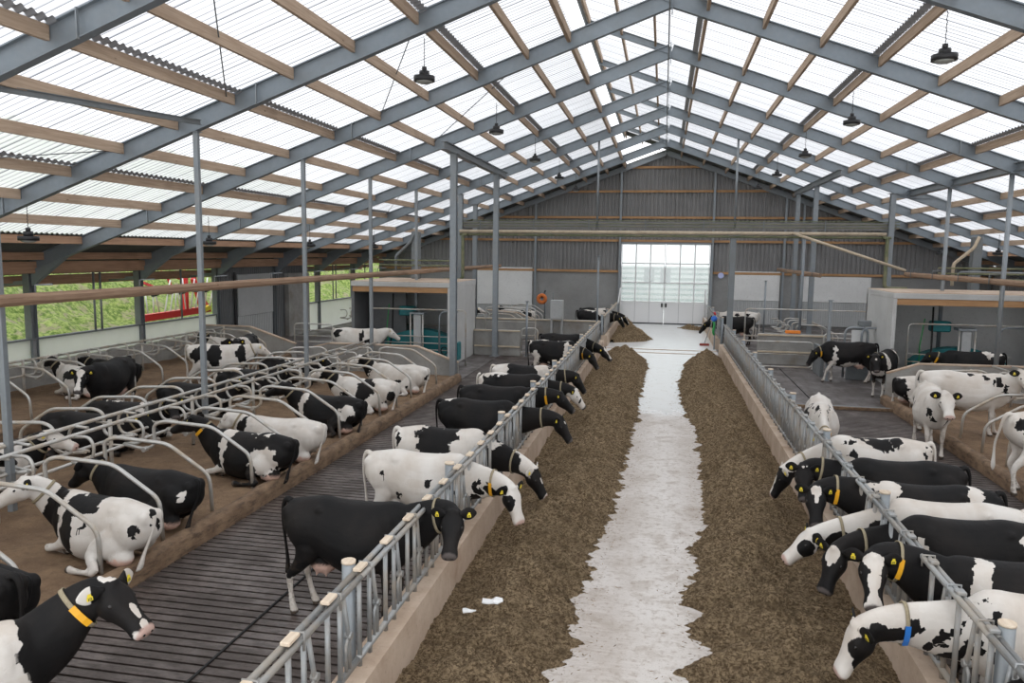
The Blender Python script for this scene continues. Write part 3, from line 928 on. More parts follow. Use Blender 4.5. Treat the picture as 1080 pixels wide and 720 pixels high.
def rail(pts, r, mat, lab, name='stall_rail', cat='rail'):
    m = MB(); m.tube(pts, r, 8); o = m.build(name, mat); tag(o, lab, cat); return o
rail([(-9.15, 3, 1.20), (-9.15, 23.85, 1.20)], .034, M_CUB, 'upper head rail of the left stalls on the alley side')
rail([(-9.65, 3, 1.20), (-9.65, 23.85, 1.20)], .034, M_CUB, 'upper head rail of the left stalls on the far side')
rail([(-9.15, 3, .76), (-9.15, 23.85, .76)], .03, M_CUB, 'lower head rail of the left stalls on the alley side')
rail([(-9.65, 3, .76), (-9.65, 23.85, .76)], .03, M_CUB, 'lower head rail of the left stalls on the far side')
rail([(-16.65, 3, 1.16), (-16.65, 26.9, 1.16)], .034, M_CUB, 'upper head rail of the wall stall row')
rail([(-16.65, 3, .76), (-16.65, 26.9, .76)], .03, M_CUB, 'lower head rail of the wall stall row')
rail([(9.15, 8, 1.20), (9.15, 23.5, 1.20)], .034, M_CUB, 'upper head rail of the right stalls on the alley side')
rail([(9.65, 8, 1.20), (9.65, 23.5, 1.20)], .034, M_CUB, 'upper head rail of the right stalls on the far side')
rail([(9.15, 8, .76), (9.15, 23.5, .76)], .03, M_CUB, 'lower head rail of the right stalls on the alley side')
k = 0
for x, ys in ((-9.4, np.arange(4.4, 24, 2.4)), (-16.65, np.arange(5.4, 27, 2.4)), (9.4, np.arange(8.4, 23.5, 2.4))):
    for y in ys:
        m = MB(); m.tube([(x, y, .1), (x, y, 1.2)], .035, 8)
        if abs(x) < 10: m.tube([(x - .27, y, 1.15), (x + .27, y, 1.15)], .02, 6); m.tube([(x - .27, y, .76), (x + .27, y, .76)], .02, 6)
        o = m.build('stall_support', M_CUB); tag(o, 'short upright carrying the head rails of the %s' % ('left stalls' if x == -9.4 else 'wall stall row' if x < 0 else 'right stalls'), 'support', 'stall rail supports, ' + ('left' if x == -9.4 else 'wall row' if x < 0 else 'right'))

# concrete partitions at the end of the beds
def partition(prof, y, lab, t=.14, ax='y'):
    m = MB(); m.prism(prof, 'y', y, y + t); o = m.build('partition_wall', M_GREYCON); tag(o, lab, 'wall')
    c = MB(); 
    for a, b in zip(prof[1:-2], prof[2:-1]): c.bar((a[0], y + t / 2, a[1] + .02), (b[0], y + t / 2, b[1] + .02), t + .03, .04, (0, 0, 1))
    c.build('cap_rail', M_FCURB, o)
partition([(-11.8, 0), (-11.8, .85), (-11.0, 1.05), (-7.9, 1.05), (-6.5, .56), (-6.5, 0)], 24.16, 'grey concrete partition closing the left stall block')
partition([(-17.6, 0), (-17.6, 1.2), (-15.6, 1.2), (-13.7, .6), (-13.7, 0)], 27.05, 'grey concrete partition closing the wall stall row')
partition([(6.45, 0), (6.45, .85), (7.3, 1.15), (11.0, 1.18), (12.3, .8), (12.3, 0)], 23.62, 'grey concrete partition closing the right stall block')
# alley closing walls
def cwall(x0, x1, y0, y1, z0, z1, lab, mat=M_GREYCON, cap=None, name='concrete_wall'):
    m = MB(); m.box(x0, x1, y0, y1, z0, z1, .01); o = m.build(name, mat); tag(o, lab, 'wall')
    if cap:
        for zc in cap:
            c = MB(); c.box(x0, x1, y0 - .05, y0, zc - .03, zc + .03, .005); c.build('ledge_rail', M_TANPIPE, o)
    return o
cwall(-7.52, -5.6, 30.5, 30.7, 0, 1.05, 'spattered grey concrete wall closing the left alley', cap=(.38, 1.02))
cwall(-9.5, -3.0, 37.0, 37.2, 0, .98, 'grey concrete wall across the far left area behind the alley wall', cap=(.94,))
cwall(3.7, 6.2, 31.0, 31.2, 0, 1.2, 'grey concrete wall behind the right alley', cap=(.5, 1.15))
cwall(5.5, 5.62, 28.2, 29.5, 0, 1.05, 'dark waist high board beside the right alley gate', M_COL)
cwall(6.3, 7.25, 27.85, 28.0, 0, .9, 'dark stained wall stub under the standing black cow', M_COL)
partition([(-9.2, 0), (-9.2, 1.1), (-7.6, 1.0), (-6.2, .5), (-6.2, 0)], 40.2, 'brownish partition of the far left stall block')
# gates
def gate(x0, x1, y, z0, z1, n, lab, mat=M_CUB, axis='x'):
    t = empty('tube_gate', (x0, y, 0) if axis == 'x' else (y, x0, 0)); tag(t, lab, 'gate')
    L = x1 - x0
    P = (lambda a, z: (a, 0, z)) if axis == 'x' else (lambda a, z: (0, a, z))
    m = MB(); m.tube([Vector(p) for p in arc([P(0, z0), P(0, z1), P(L, z1), P(L, z0), P(0.02, z0)], .18)], .026, 8); m.build('frame', mat, t)
    for k in range(1, n + 1):
        z = z0 + (z1 - z0) * k / (n + 1)
        m = MB(); m.tube([P(0, z), P(L, z)], .018, 6); m.build('bar', mat, t)
    for a in (.0, L):
        m = MB(); m.tube([P(a, 0), P(a, z0 + .05)], .03, 8); m.build('foot', mat, t)
    return t
gate(-5.55, -4.9, 30.6, .15, 1.15, 1, 'narrow tube gate beside the left alley wall')
post(-5.35, 30.6, 0, 2.25, .09, M_GALV, 'gate_post', 'slim post beside the narrow left gate', kind='round')
gate(2.9, 5.5, 29.6, .12, 1.05, 1, 'low tube gate across the right alley')
gate(5.65, 7.1, 28.6, .5, 1.5, 2, 'curved tube gate in front of the right milking room')
gate(3.3, 7.9, 32.0, 1.0, 2.08, 0, 'long horizontal rail on posts behind the right alley')
post(5.56, 27.4, 0, 2.75, .10, M_GALV, 'gate_post', 'tall slim gate post at the corner of the right milking room', kind='sq')
post(4.9, 39, 0, 3.0, .09, M_GALV, 'gate_post', 'slim upright in the far right pen', kind='round')
post(5.9, 35, 0, 5.0, .11, M_GALV, 'gate_post', 'tall slim upright left of the thick far right column', kind='round')
gate(-14.0, -12.4, 27.6, .2, 1.35, 4, 'tube gate between the wall row and the inner left alley')
gate(-12.3, -8.0, 29.5, .25, 1.25, 2, 'long tube gate in front of the left milking room')
gate(-8.2, -5.8, 35.5, .3, 1.6, 1, 'tube gate behind the left alley wall')
# scraper across the right alley
t = empty('dung_scraper', (4.3, 22.42, 0)); tag(t, 'dark dung scraper bar lying across the right alley', 'scraper')
m = MB(); m.box(-1.75, 2.0, -.16, .16, -.05, .06, .02); m.build('blade', M_COL, t)
m = MB(); m.box(-1.75, 2.0, -.19, -.14, .0, .09, .01); m.build('wiper', M_CURB, t)
m = MB(); m.tube([(-4.4, 2.5, .012), (-4.4, 30.3, .012)], .014, 6); tag(m.build('scraper_cable', M_RUBBER), 'thin black scraper cable along the left slatted alley', 'cable')
m = MB(); m.tube([(4.4, 22.7, .012), (4.4, 30, .012)], .014, 6); tag(m.build('scraper_cable', M_RUBBER), 'thin black scraper cable along the right alley', 'cable')

# ================================================================ milking rooms
def milk_room(x0, x1, y0, y1, lab, s):
    """s=+1: the closed side wall faces +X (left room), -1: faces -X (right room)"""
    t = empty('milking_room', (0, 0, 0)); tag(t, lab, 'room')
    m = MB(); m.box(x0, x1, y0, y1, 2.88, 3.06, .01); m.build('flat_roof', M_ROOMWALL, t)
    m = MB(); m.box(x0 + .02, x1 - .02, y0 + .02, y1 - .02, 3.06, 3.08); m.build('roof_deck', M_FCURB, t)
    m = MB(); m.box(x0 + .06, x1 - .06, y0 + .03, y0 + .12, 2.68, 2.88); m.build('timber_lintel', M_GIRT, t)
    xs = x1 if s > 0 else x0
    m = MB(); m.box(min(xs, xs - s * .12), max(xs, xs - s * .12), y0 + .02, y1, 0, 2.88, .01); m.build('side_wall', M_ROOMWALL, t)
    m = MB(); m.box(x0, x1, y1 - .12, y1, 0, 2.88); m.build('rear_wall', M_WHITE, t)
    xo = x0 if s > 0 else x1
    m = MB(); m.box(min(xo, xo + s * .12), max(xo, xo + s * .12), y0 + .05, y1, 0, 2.88); m.build('outer_wall', M_DARKCLAD, t)
    xm = x0 + (x1 - x0) * (.25 if s > 0 else .72)
    m = MB(); m.box(xm - .75, xm + .75, y0 + 1.3, y0 + 1.4, 0, 2.7); m.build('inner_partition', M_DARKCLAD, t)
    # stuff on the roof
    return t
milk_room(-11.4, -7.55, 27.0, 30.9, 'flat roofed milking room on the left with white side wall', 1)
milk_room(7.3, 15.4, 26.6, 29.9, 'flat roofed milking room on the right with white side wall', -1)
def robot(x, y, s, lab):
    t = empty('milking_robot', (x, y, 0)); tag(t, lab, 'milking robot')
    m = MB()
    V = []; F = []
    n = 14; prof = []
    for k in range(n + 1):
        a = k / n; prof.append((-1.45 + 2.9 * a, .75 + .5 * math.sin(PI * a) ** .7))
    prof = [(-1.45, .12)] + prof + [(1.45, .12)]
    m.prism(prof, 'y', .25, .75); m.build('housing', M_TEAL, t)
    m = MB(); m.box(-.15, .15, -.2, .12, 0, 1.85, .02); m.build('control_column', M_GREYPANEL, t)
    m = MB(); m.box(-.28, .28, -.26, .18, 1.85, 1.93, .01); m.build('column_top', M_GALV, t)
    for q in (-.24, .24):
        m = MB(); m.tube([(q, -.25, 0), (q, -.25, 1.85)], .03, 8); m.build('guard_tube', M_CUB, t)
    for z in (.55, .8, 1.05):
        m = MB(); m.tube([(-1.8, -.3, z), (1.3, -.3, z)], .022, 6); m.build('guard_rail', M_CUB, t)
    m = MB(); m.tube(arc([(-1.8, -.3, 0), (-1.8, -.3, 2.05), (1.9, -.3, 2.05), (1.9, -.3, 0)], .15), .03, 8); m.build('stall_frame', M_CUB, t)
    m = MB(); m.tube(arc([(.9, -.32, 0), (.9, -.32, 2.0), (1.6, -.32, 2.0)], .3), .035, 8); m.build('gate_arm', M_GALV, t)
    for q in (1.1, 1.45):
        m = MB(); a = np.linspace(0, 2 * PI, 17); m.tube([(q + .13 * math.cos(u), -.35, .55 + .13 * math.sin(u)) for u in a], .022, 6, caps=False); m.build('hose_ring', M_RUBBER, t)
    m = MB(); m.box(-.9, -.3, .3, .7, 1.75, 2.1, .04); m.build('upper_box', M_TEAL, t)
    m = MB(); m.tube([(-1.0, 0, 2.6), (-1.0, -.1, 1.2), (-1.1, -.1, .6)], .03, 6); m.build('hose', M_RUBBER, t)
    m = MB(); m.tube([(-1.25, .2, .2), (-1.3, .1, 1.3), (-1.2, .1, 2.2)], .02, 6); m.build('green_hose', M_GREEN, t)
    return t
robot(-8.95, 27.6, 1, 'teal milking robot with grey control column in the left milking room')
robot(9.75, 27.4, -1, 'teal milking robot with grey control column in the right milking room')
for x, y in ((5.9, 26.9), (7.15, 26.3)):
    pass
t = empty('crowd_gate', (6.3, 28.4, 0)); tag(t, 'rounded galvanised entrance frame at the corner of the right milking room', 'gate')
for q in (0, .55):
    m = MB(); m.tube(arc([(0 + q, 0, 0), (0 + q, 0, 1.75), (.75 + q, .0, 1.75), (.75 + q, .0, 0)], .25), .04, 8); m.build('hoop', M_GALV, t)
m = MB(); m.box(.25, .75, .12, .18, .3, 1.65, .01); m.build('white_panel', M_WHITE, t)
m = MB(); m.box(.45, .85, .0, .25, 1.8, 2.0, .02); m.build('control_box', M_COL, t)
# ducts and things on the milking room roofs
for s, x, y, lab in ((-1, -9.9, 30.2, 'left'), (1, 11.3, 31.3, 'right')):
    t = empty('air_duct', (x, y, 0 if s > 0 else 3.08)); tag(t, 'grey duct with an elbow standing by the %s milking room' % lab, 'duct')
    b = 0 if s < 0 else 3.08
    m = MB(); m.box(-.16, .16, -.16, .16, -0 if s < 0 else 0, 1.9 + b, .02); m.build('shaft', M_COL, t)
    m = MB(); m.tube(arc([(.0, -.2, 1.9 + b), (-.15, -.2, 1.5 + b), (-.8, -.2, .9 + b), (-.8, -.2, .1 + b)], .1), .06, 8); m.build('elbow_pipe', M_TANPIPE if s > 0 else M_COL, t)
    for z in (.55, .75):
        m = MB(); m.tube([(-1.4, -.5, z + b), (1.7, -.5, z + b)], .035, 6); m.build('roof_pipe', M_GREENPIPE, t)
rail([(9.6, 27.6, 3.5), (15, 27.6, 3.45)], .05, M_GREENPIPE, 'green pipe above the right milking room roof', 'roof_pipe', 'pipe')
rail([(9.6, 27.8, 3.75), (15, 27.8, 3.72)], .025, M_GALV, 'thin pipe above the right milking room roof', 'roof_pipe', 'pipe')
t = empty('hose_drop', (11.0, 25.6, 0)); tag(t, 'two black hoses hanging beside the round right post', 'hose')
for q in (0, .12):
    m = MB(); m.tube([(q, 0, 3.35), (q + .03, 0, 2.6), (q - .05, 0, 1.8), (q - .1, 0, 1.1)], .025, 6); m.build('hose', M_RUBBER, t)
m = MB(); m.tube([(-10.5, 26.7, 3.3), (-10.48, 26.7, 2.4), (-10.55, 26.7, 1.2), (-10.6, 26.7, .3)], .022, 6); tag(m.build('hose_drop', M_RUBBER), 'black hose hanging in front of the left milking room', 'hose')
# cabinet, brush, broom and other things at the far end
t = empty('wall_cabinet', (-4.95, 36.7, .2)); tag(t, 'pale blue grey metal cabinet on two legs by the far left wall', 'cabinet')
m = MB(); m.box(-.3, .3, -.2, .2, .85, 1.75, .015); m.build('box', M_GREYPANEL, t)
for q in (-.25, .25):
    m = MB(); m.box(q - .04, q + .04, -.1, .1, -.2, .85); m.build('leg', M_GREYPANEL, t)
m = MB(); m.tube([(-.2, 0, 1.75), (-.2, 0, 2.1)], .02, 6); m.build('mast', M_COL, t)
t = empty('cow_brush', (-6.3, 40.6, 0)); tag(t, 'orange rotating cow brush on a post beside the far left cows', 'brush')
V = MB(); a = np.linspace(0, 2 * PI, 25)
V.tube([(.19 * math.cos(u), 0, 1.75 + .19 * math.sin(u)) for u in a], .10, 8, caps=False); V.build('bristles', M_ORANGE, t)
m = MB(); m.tube([(.15, .15, 0), (.15, .15, 2.2), (0, 0, 1.75)], .05, 8); m.build('post', M_COL, t)
t = empty('broom', (2.0, 36.6, 0)); tag(t, 'broom with a red head and slanting handle on the lane near the right fence', 'broom')
m = MB(); m.box(-.22, .22, -.05, .05, .0, .10, .02); m.build('broom_head', simple('dull_red', (.28, .04, .03), .7), t)
m = MB(); m.tube([(0, 0, .1), (.42, .1, 1.5)], .016, 6); m.build('handle', M_GALV, t)
t = empty('hose_coil', (2.3, 35.2, 0)); tag(t, 'blue and green coiled hose hung on the right lane post', 'hose')
m = MB(); m.tube([(.0 + .02 * math.sin(3 * u), .13 * math.cos(u), .95 + .28 * math.sin(u)) for u in a], .045, 8, caps=False); m.build('green_loop', M_GREEN, t)
m = MB(); m.ellip((0, 0, 1.38), (.14, .12, .13)); m.build('blue_reel', M_BLUE, t)
m = MB(); m.tube([(.05, 0, 0), (.05, 0, 1.7)], .03, 8); m.build('stand', M_GALV, t)
m = MB(); m.tube([(.05, 0, 1.55), (.0, 0, 1.68)], .05, 8); m.build('red_tap', M_RED, t)
t = empty('wall_clock', (3.35, YG - .35, 3.0)); tag(t, 'small round pale sign on the gable right of the door', 'sign')
m = MB(); m.tube([(0, 0, 0), (0, .04, 0)], .17, 16); m.build('disc', simple('pale_blue', (.5, .55, .85), .5), t)
m = MB(); m.tube([(0, .04, 0), (0, .33, 0)], .02, 6); m.build('bracket', M_COL, t)
t = empty('orange_lamp', (5.0, 31.1, 1.22)); tag(t, 'orange light bar on the wall behind the right alley', 'lamp')
m = MB(); m.box(-.28, .28, -.06, .06, 0, .12, .02); m.build('bar', simple('orange_plastic', (.85, .25, .03), .4), t)

# ================================================================ lamps in the roof
def lamp(L):
    t = empty('high_bay_lamp', (0, 0, 0))
    m = MB()
    for k in range(int(L / .07)):
        m.tube([(.012 * (k % 2), .012 * ((k + 1) % 2), .28 + .07 * k), (-.012 * (k % 2), -.012 * ((k + 1) % 2), .28 + .07 * (k + 1))], .008, 5)
    m.build('chain', M_BLACK, t)
    m = MB(); m.tube([(0, 0, .09), (0, 0, .2)], .10, 10); m.tube([(0, 0, .2), (0, 0, .28)], .05, 8); m.build('driver_box', M_BLACK, t)
    m = MB(); m.tube([(0, 0, .0), (0, 0, .05), (0, 0, .10)], .21, 16); m.build('housing', M_BLACK, t)
    m = MB(); m.ellip((0, 0, .0), (.16, .16, .05), 14, 6); m.build('lens', M_LENS, t)
    return t
lps = [(-4.76, 15.05 + 6.7 * k, 'inner left') for k in range(5)] + [(4.63, 14.9 + 6.7 * k, 'inner right') for k in range(5)] + [(-13.63, 14.6 + 6.85 * k, 'outer left') for k in range(5)] + [(13.52, 14.6 + 6.85 * k, 'outer right') for k in range(5)]
pr = {}
c2 = {}
for x, y, lab in lps:
    o = lamp(.62) if not pr else copy_tree(pr[0])
    pr.setdefault(0, o)
    o.location = (x, y, zp(x) - .28 - .60)
    c2[lab] = c2.get(lab, 0) + 1
    tag(o, 'black high bay lamp on a chain, %s from the camera in the %s row' % (nth[c2[lab] - 1], lab), 'lamp', 'high bay lamps')
t = empty('strip_light', (-3.36, 12.6, zp(3.43) - .06)); tag(t, 'pale strip light under a purlin near the ridge, left slope', 'lamp')
m = MB(); m.box(-.05, .05, -1.0, 1.0, -.04, .05, .01); m.build('housing', M_WHITEP, t)
m = MB(); m.tube([(0, -.95, -.05), (0, .95, -.05)], .018, 8); m.build('tube', simple('warm_tube', (.9, .82, .62), .3), t)
# bracing rods
def rod(a, b, lab, r=.012):
    m = MB(); m.tube([a, b], r, 6); tag(m.build('bracing_rod', M_COL), lab, 'rod', 'roof bracing rods')
def zr(x): return zp(x) + .1
rod((-6.1, 9.8, zr(6.1)), (-8.6, 14.3, zr(8.6)), 'dark diagonal bracing rod in the nearest left roof bay, upper')
rod((-13.6, 9.8, zr(13.6)), (-11.2, 14.3, zr(11.2)), 'dark diagonal bracing rod in the nearest left roof bay, lower')
rod((-4.8, 14.6, zr(4.8)), (-7.2, 19.1, zr(7.2)), 'dark diagonal bracing rod in the second left roof bay')
rod((-3.5, 19.3, zr(3.5)), (-7.2, 23.8, zr(7.2)), 'dark diagonal bracing rod in the third left roof bay')
rod((-9.8, 28.8, zr(9.8)), (-12.4, 33.3, zr(12.4)), 'dark diagonal bracing rod in the fifth left roof bay')
m = MB(); m.ibeam((-9.9, 9.8, zp(9.9) - .02), (-9.2, 14.3, zp(9.2) - .1), .07, .1, .01); tag(m.build('bracing_tube', M_COL), 'slim steel tie between the two nearest left rafters', 'rod')

# ================================================================ feed
def edge_fn(pts):
    ys = [p[0] for p in pts]; xs = [p[1] for p in pts]
    return lambda y: float(np.interp(y, ys, xs))
EL = edge_fn([(3, -1.15), (6, -1.1), (7.31, -1.0), (7.9, -.75), (8.35, -.9), (9.07, -.91), (9.73, -.83), (10.45, -.88), (11.32, -.73), (13.23, -.67), (15.85, -.63), (18.6, -.58), (20.7, -.53), (21.6, -.59), (24.5, -.54), (27.1, -.51), (29.3, -.45), (31, -.6), (32, -1.1), (32.5, -2.3)])
ER = edge_fn([(3, .5), (7.0, .42), (7.5, .38), (7.94, .67), (8.35, .44), (8.83, .61), (9.19, .36), (10.2, .62), (10.9, .55), (11.7, .78), (13.6, .84), (16.2, .89), (19, .94), (20, .75), (22, .7), (24.8, .65), (27.5, .8), (30, 1.0), (31.3, 1.3), (32.2, 2.35)])
def feed_pile(name, y0, y1, s, edge, hmax, lab, seed=0):
    nx, dy = 70, .032
    ys = np.arange(y0, y1, dy)
    V = []; F = []
    for j, y in enumerate(ys):
        e = abs(edge(y)) if s < 0 else edge(y)
        e = e + .17 * mnoise.noise(Vector((y * 2.3, seed, 0))) + .13 * mnoise.noise(Vector((y * 6, seed, 3))) + .10 * mnoise.noise(Vector((y * 15, seed, 6)))
        e = min(e, 2.34)
        w = 2.42 - e
        for i in range(nx):
            u = i / (nx - 1)                       # 0 at the fence, 1 at the lane edge
            x = 2.42 - w * u * 1.04
            prof = (.22 + .78 * math.exp(-((u - .56) / .27) ** 2)) * (1 - max(0, (u - .74) / .26) ** 1.8)
            h = hmax * (.8 + .5 * mnoise.noise(Vector((y * .45, seed + u * 1.5, 7)))) * prof * min(1, w / 1.0)
            P = Vector((x * 1.0 + seed, y, 0))
            q = x * .7 + y * 1.0 * (1 if s > 0 else -1) * .8
            h += prof * (.20 * mnoise.noise(P * 1.3) + .15 * mnoise.noise(P * 3.0) + .09 * mnoise.noise(Vector((q * 5, x * 2.0, seed))) + .075 * mnoise.noise(P * 7.5)) * min(1.0, (1 - u) * 3 + .25)
            h += .042 * mnoise.noise(P * 16)
            h -= .03 * max(0, (u - .9) / .1)
            V.append((s * x, y, max(-.03, h)))
    n = len(ys)
    for j in range(n - 1):
        for i in range(nx - 1):
            a = j * nx + i
            F.append((a, a + 1, a + nx + 1, a + nx))
    m = MB(); m.add(V, F, True); o = m.build(name, M_FEED); tag(o, lab, 'feed', kind='stuff')
    return o
feed_pile('silage_heap', 3.0, 32.5, -1, EL, .46, 'long heap of brown silage along the left feed fence', 1.0)
feed_pile('silage_heap', 3.0, 32.2, 1, ER, .48, 'long heap of brown silage along the right feed fence', 5.0)
feed_pile('silage_heap', 36.6, 46.0, -1, edge_fn([(36.6, -2.2), (37.2, -.95), (38.5, -.45), (40, -.8), (42, -1.1), (44, -1.7), (46, -2.3)]), .55, 'shorter heap of silage beyond the threshold strips on the left', 9.0)
feed_pile('silage_heap', 43.6, 46.2, 1, edge_fn([(43.6, 2.3), (44.4, 1.2), (45.2, .9), (46.2, 2.2)]), .12, 'thin scatter of feed near the door on the right', 13.0)
# loose crumbs
rnd = random.Random(11)
m = MB()
for k in range(2600):
    s = rnd.choice((-1, 1)); y = 4 + 29 * rnd.random() ** 1.3
    e = (-EL(y) if s < 0 else ER(y)) - abs(rnd.gauss(0, .20)) + .06
    x = s * e; r = rnd.uniform(.004, .016)
    a = rnd.random() * PI; dx, dy_ = math.cos(a) * r * rnd.uniform(1, 3), math.sin(a) * r * rnd.uniform(1, 3)
    px, py = -math.sin(a) * r * .5, math.cos(a) * r * .5
    m.add([(x - dx, y - dy_, 0), (x + px, y + py, 0), (x + dx, y + dy_, 0), (x - px, y - py, 0), (x, y, r * .3)], [(0, 1, 4), (1, 2, 4), (2, 3, 4), (3, 0, 4)])
tag(m.build('feed_crumbs', M_FEED), 'loose crumbs of silage scattered along the edges of the heaps', 'feed', kind='stuff')
for i, (x, y, z, sc) in enumerate(((-1.67, 7.72, .44, .8), (-1.92, 7.6, .36, .6))):
    m = MB(); rr = random.Random(i + 5); n = 9
    V = [(x + .0, y, z + .05)]
    for k in range(n):
        a = 2 * PI * k / n; r = sc * rr.uniform(.06, .13)
        V.append((x + math.cos(a) * r * 1.3, y + math.sin(a) * r * .7, z + rr.uniform(.01, .06)))
    W = [(a, b, c - .012) for a, b, c in V]
    m.add(V + W, [(0, 1 + k, 1 + (k + 1) % n) for k in range(n)] + [(n + 1, n + 2 + (k + 1) % n, n + 2 + k) for k in range(n)] + [(1 + k, n + 2 + k, n + 2 + (k + 1) % n, 1 + (k + 1) % n) for k in range(n)])
    tag(m.build('feed_scrap', M_WHITEP), ('larger' if i == 0 else 'smaller') + ' white scrap lying on the left silage heap', 'scrap')

# ================================================================ the red hay machine outside
t = empty('hay_rake', (-21.3, 31.2, .95)); t.scale = (1, .62, .85); tag(t, 'red folded hay machine with white tine arms parked outside the open side', 'machine')
ax_ = lambda p: (p[0] * .5, p[1] * 1.0, p[2])
m = MB(); m.bar((0, -4.6, .35), (0, 3.4, .45), .25, .34); m.build('main_beam', M_RED, t)
m = MB(); m.bar((0, .4, .5), (0, .4, 2.6), .28, .3, (0, 1, 0)); m.bar((0, 2.6, .4), (0, 1.5, 2.2), .22, .22); m.build('mast', M_RED, t)
for k, (y0, z0, y1, z1) in enumerate(((-4.3, 2.1, -2.6, 1.8), (-2.4, 2.6, .2, 2.2), (.2, 2.6, 2.4, 2.3), (-3.6, 1.9, -1.6, 1.6), (-1.8, 2.4, -.8, 1.7), (2.2, 1.2, 3.6, .6))):
    m = MB(); m.bar((.1, y0, z0), (-.1, y1, z1), .09, .12); m.build('boom', M_RED, t)
rr = random.Random(4)
for k in range(14):
    y = -4.2 + k * .6; a = rr.uniform(-.7, .7)
    m = MB(); m.tube([(.2, y, .6), (.25, y + a, 1.9 + rr.uniform(-.2, .4))], .035, 6); m.build('tine_arm', M_WHITEP, t)
for k in range(5):
    y = -3.6 + k * 1.5
    m = MB(); m.tube([(.3, y - .25, 1.5 + .1 * (k % 2)), (.3, y + .25, 1.55)], .11, 8); m.build('tine_carrier', M_BLACK, t)
m = MB(); m.bar((.1, 2.3, .42), (.1, 3.2, .55), .2, .25); m.build('guard', M_YELLOW, t)
for yy in (-3.0, 2.0):
    m = MB(); m.tube([(-.2, yy, -.35), (.1, yy, -.35)], .45, 18); m.build('wheel', M_RUBBER, t)
# ================================================================ cows
def catmull(K, n):
    """K: rows of key values; n samples per span"""
    K = np.asarray(K, float)
    P = np.vstack([2 * K[0] - K[1], K, 2 * K[-1] - K[-2]])
    out = []
    for i in range(1, len(P) - 2):
        for j in range(n):
            t = j / n
            a, b, c, d = P[i - 1], P[i], P[i + 1], P[i + 2]
            out.append(0.5 * ((2 * b) + (-a + c) * t + (2 * a - 5 * b + 4 * c - d) * t * t + (-a + 3 * b - 3 * c + d) * t ** 3))
    out.append(K[-1])
    return np.array(out)

TRUNK = [  # x, z top, z bottom, half width
    (-.965, 1.27, 1.14, .05), (-.945, 1.34, 1.03, .13), (-.87, 1.405, .93, .205), (-.73, 1.43, .84, .25),
    (-.55, 1.455, .78, .275), (-.38, 1.47, .72, .295), (-.2, 1.445, .62, .335), (0.0, 1.43, .555, .375),
    (.2, 1.43, .555, .375), (.38, 1.44, .58, .335), (.53, 1.46, .62, .27), (.67, 1.455, .66, .225), (.78, 1.40, .74, .18), (.85, 1.34, .82, .14)]
HEAD = [  # t, half width, up, down
    (-.08, .085, .085, .11), (-.02, .105, .10, .14), (.04, .130, .108, .168), (.10, .152, .108, .185), (.16, .150, .098, .178),
    (.23, .120, .088, .152), (.30, .099, .079, .128), (.37, .093, .072, .108), (.43, .106, .070, .102), (.48, .108, .058, .090), (.515, .084, .034, .058)]


def ring_loft(cs, s, u, w, hu, hd, seg=22, px=.9, pz=.95, nt=.10):
    """cs centres (n,3), s side vectors, u up vectors, w half widths, hu/hd half heights"""
    n = len(cs)
    a = np.arange(seg) * 2 * PI / seg
    ca, sa = np.cos(a), np.sin(a)
    cy = np.sign(ca) * np.abs(ca) ** px
    sz = np.sign(sa) * np.abs(sa) ** pz
    V = []
    for i in range(n):
        h = np.where(sz > 0, hu[i], hd[i])
        yy = w[i] * cy * (1 - nt * np.clip(sz, 0, 1))
        V.append(cs[i] + np.outer(yy, s[i]) + np.outer(sz * h, u[i]))
    V = np.concatenate(V)
    F = []
    for i in range(n - 1):
        for k in range(seg):
            k2 = (k + 1) % seg
            F.append((i * seg + k, i * seg + k2, (i + 1) * seg + k2, (i + 1) * seg + k))
    F.append(tuple(range(seg))[::-1]); F.append(tuple((n - 1) * seg + k for k in range(seg)))
    return V, F

def dirvec(pitch, yaw):
    return np.array([math.cos(pitch) * math.cos(yaw), math.cos(pitch) * math.sin(yaw), -math.sin(pitch)])

def head_frame(pose):
    hd = dirvec(math.radians(pose['pitch']), math.radians(pose['yaw']))
    sd = np.array([-math.sin(math.radians(pose['yaw'])), math.cos(math.radians(pose['yaw'])), 0])
    hu = np.cross(hd, sd)
    r = math.radians(pose.get('roll', 0))
    sd, hu = sd * math.cos(r) + hu * math.sin(r), hu * math.cos(r) - sd * math.sin(r)
    return np.array(pose['poll'], float), hd, sd, hu

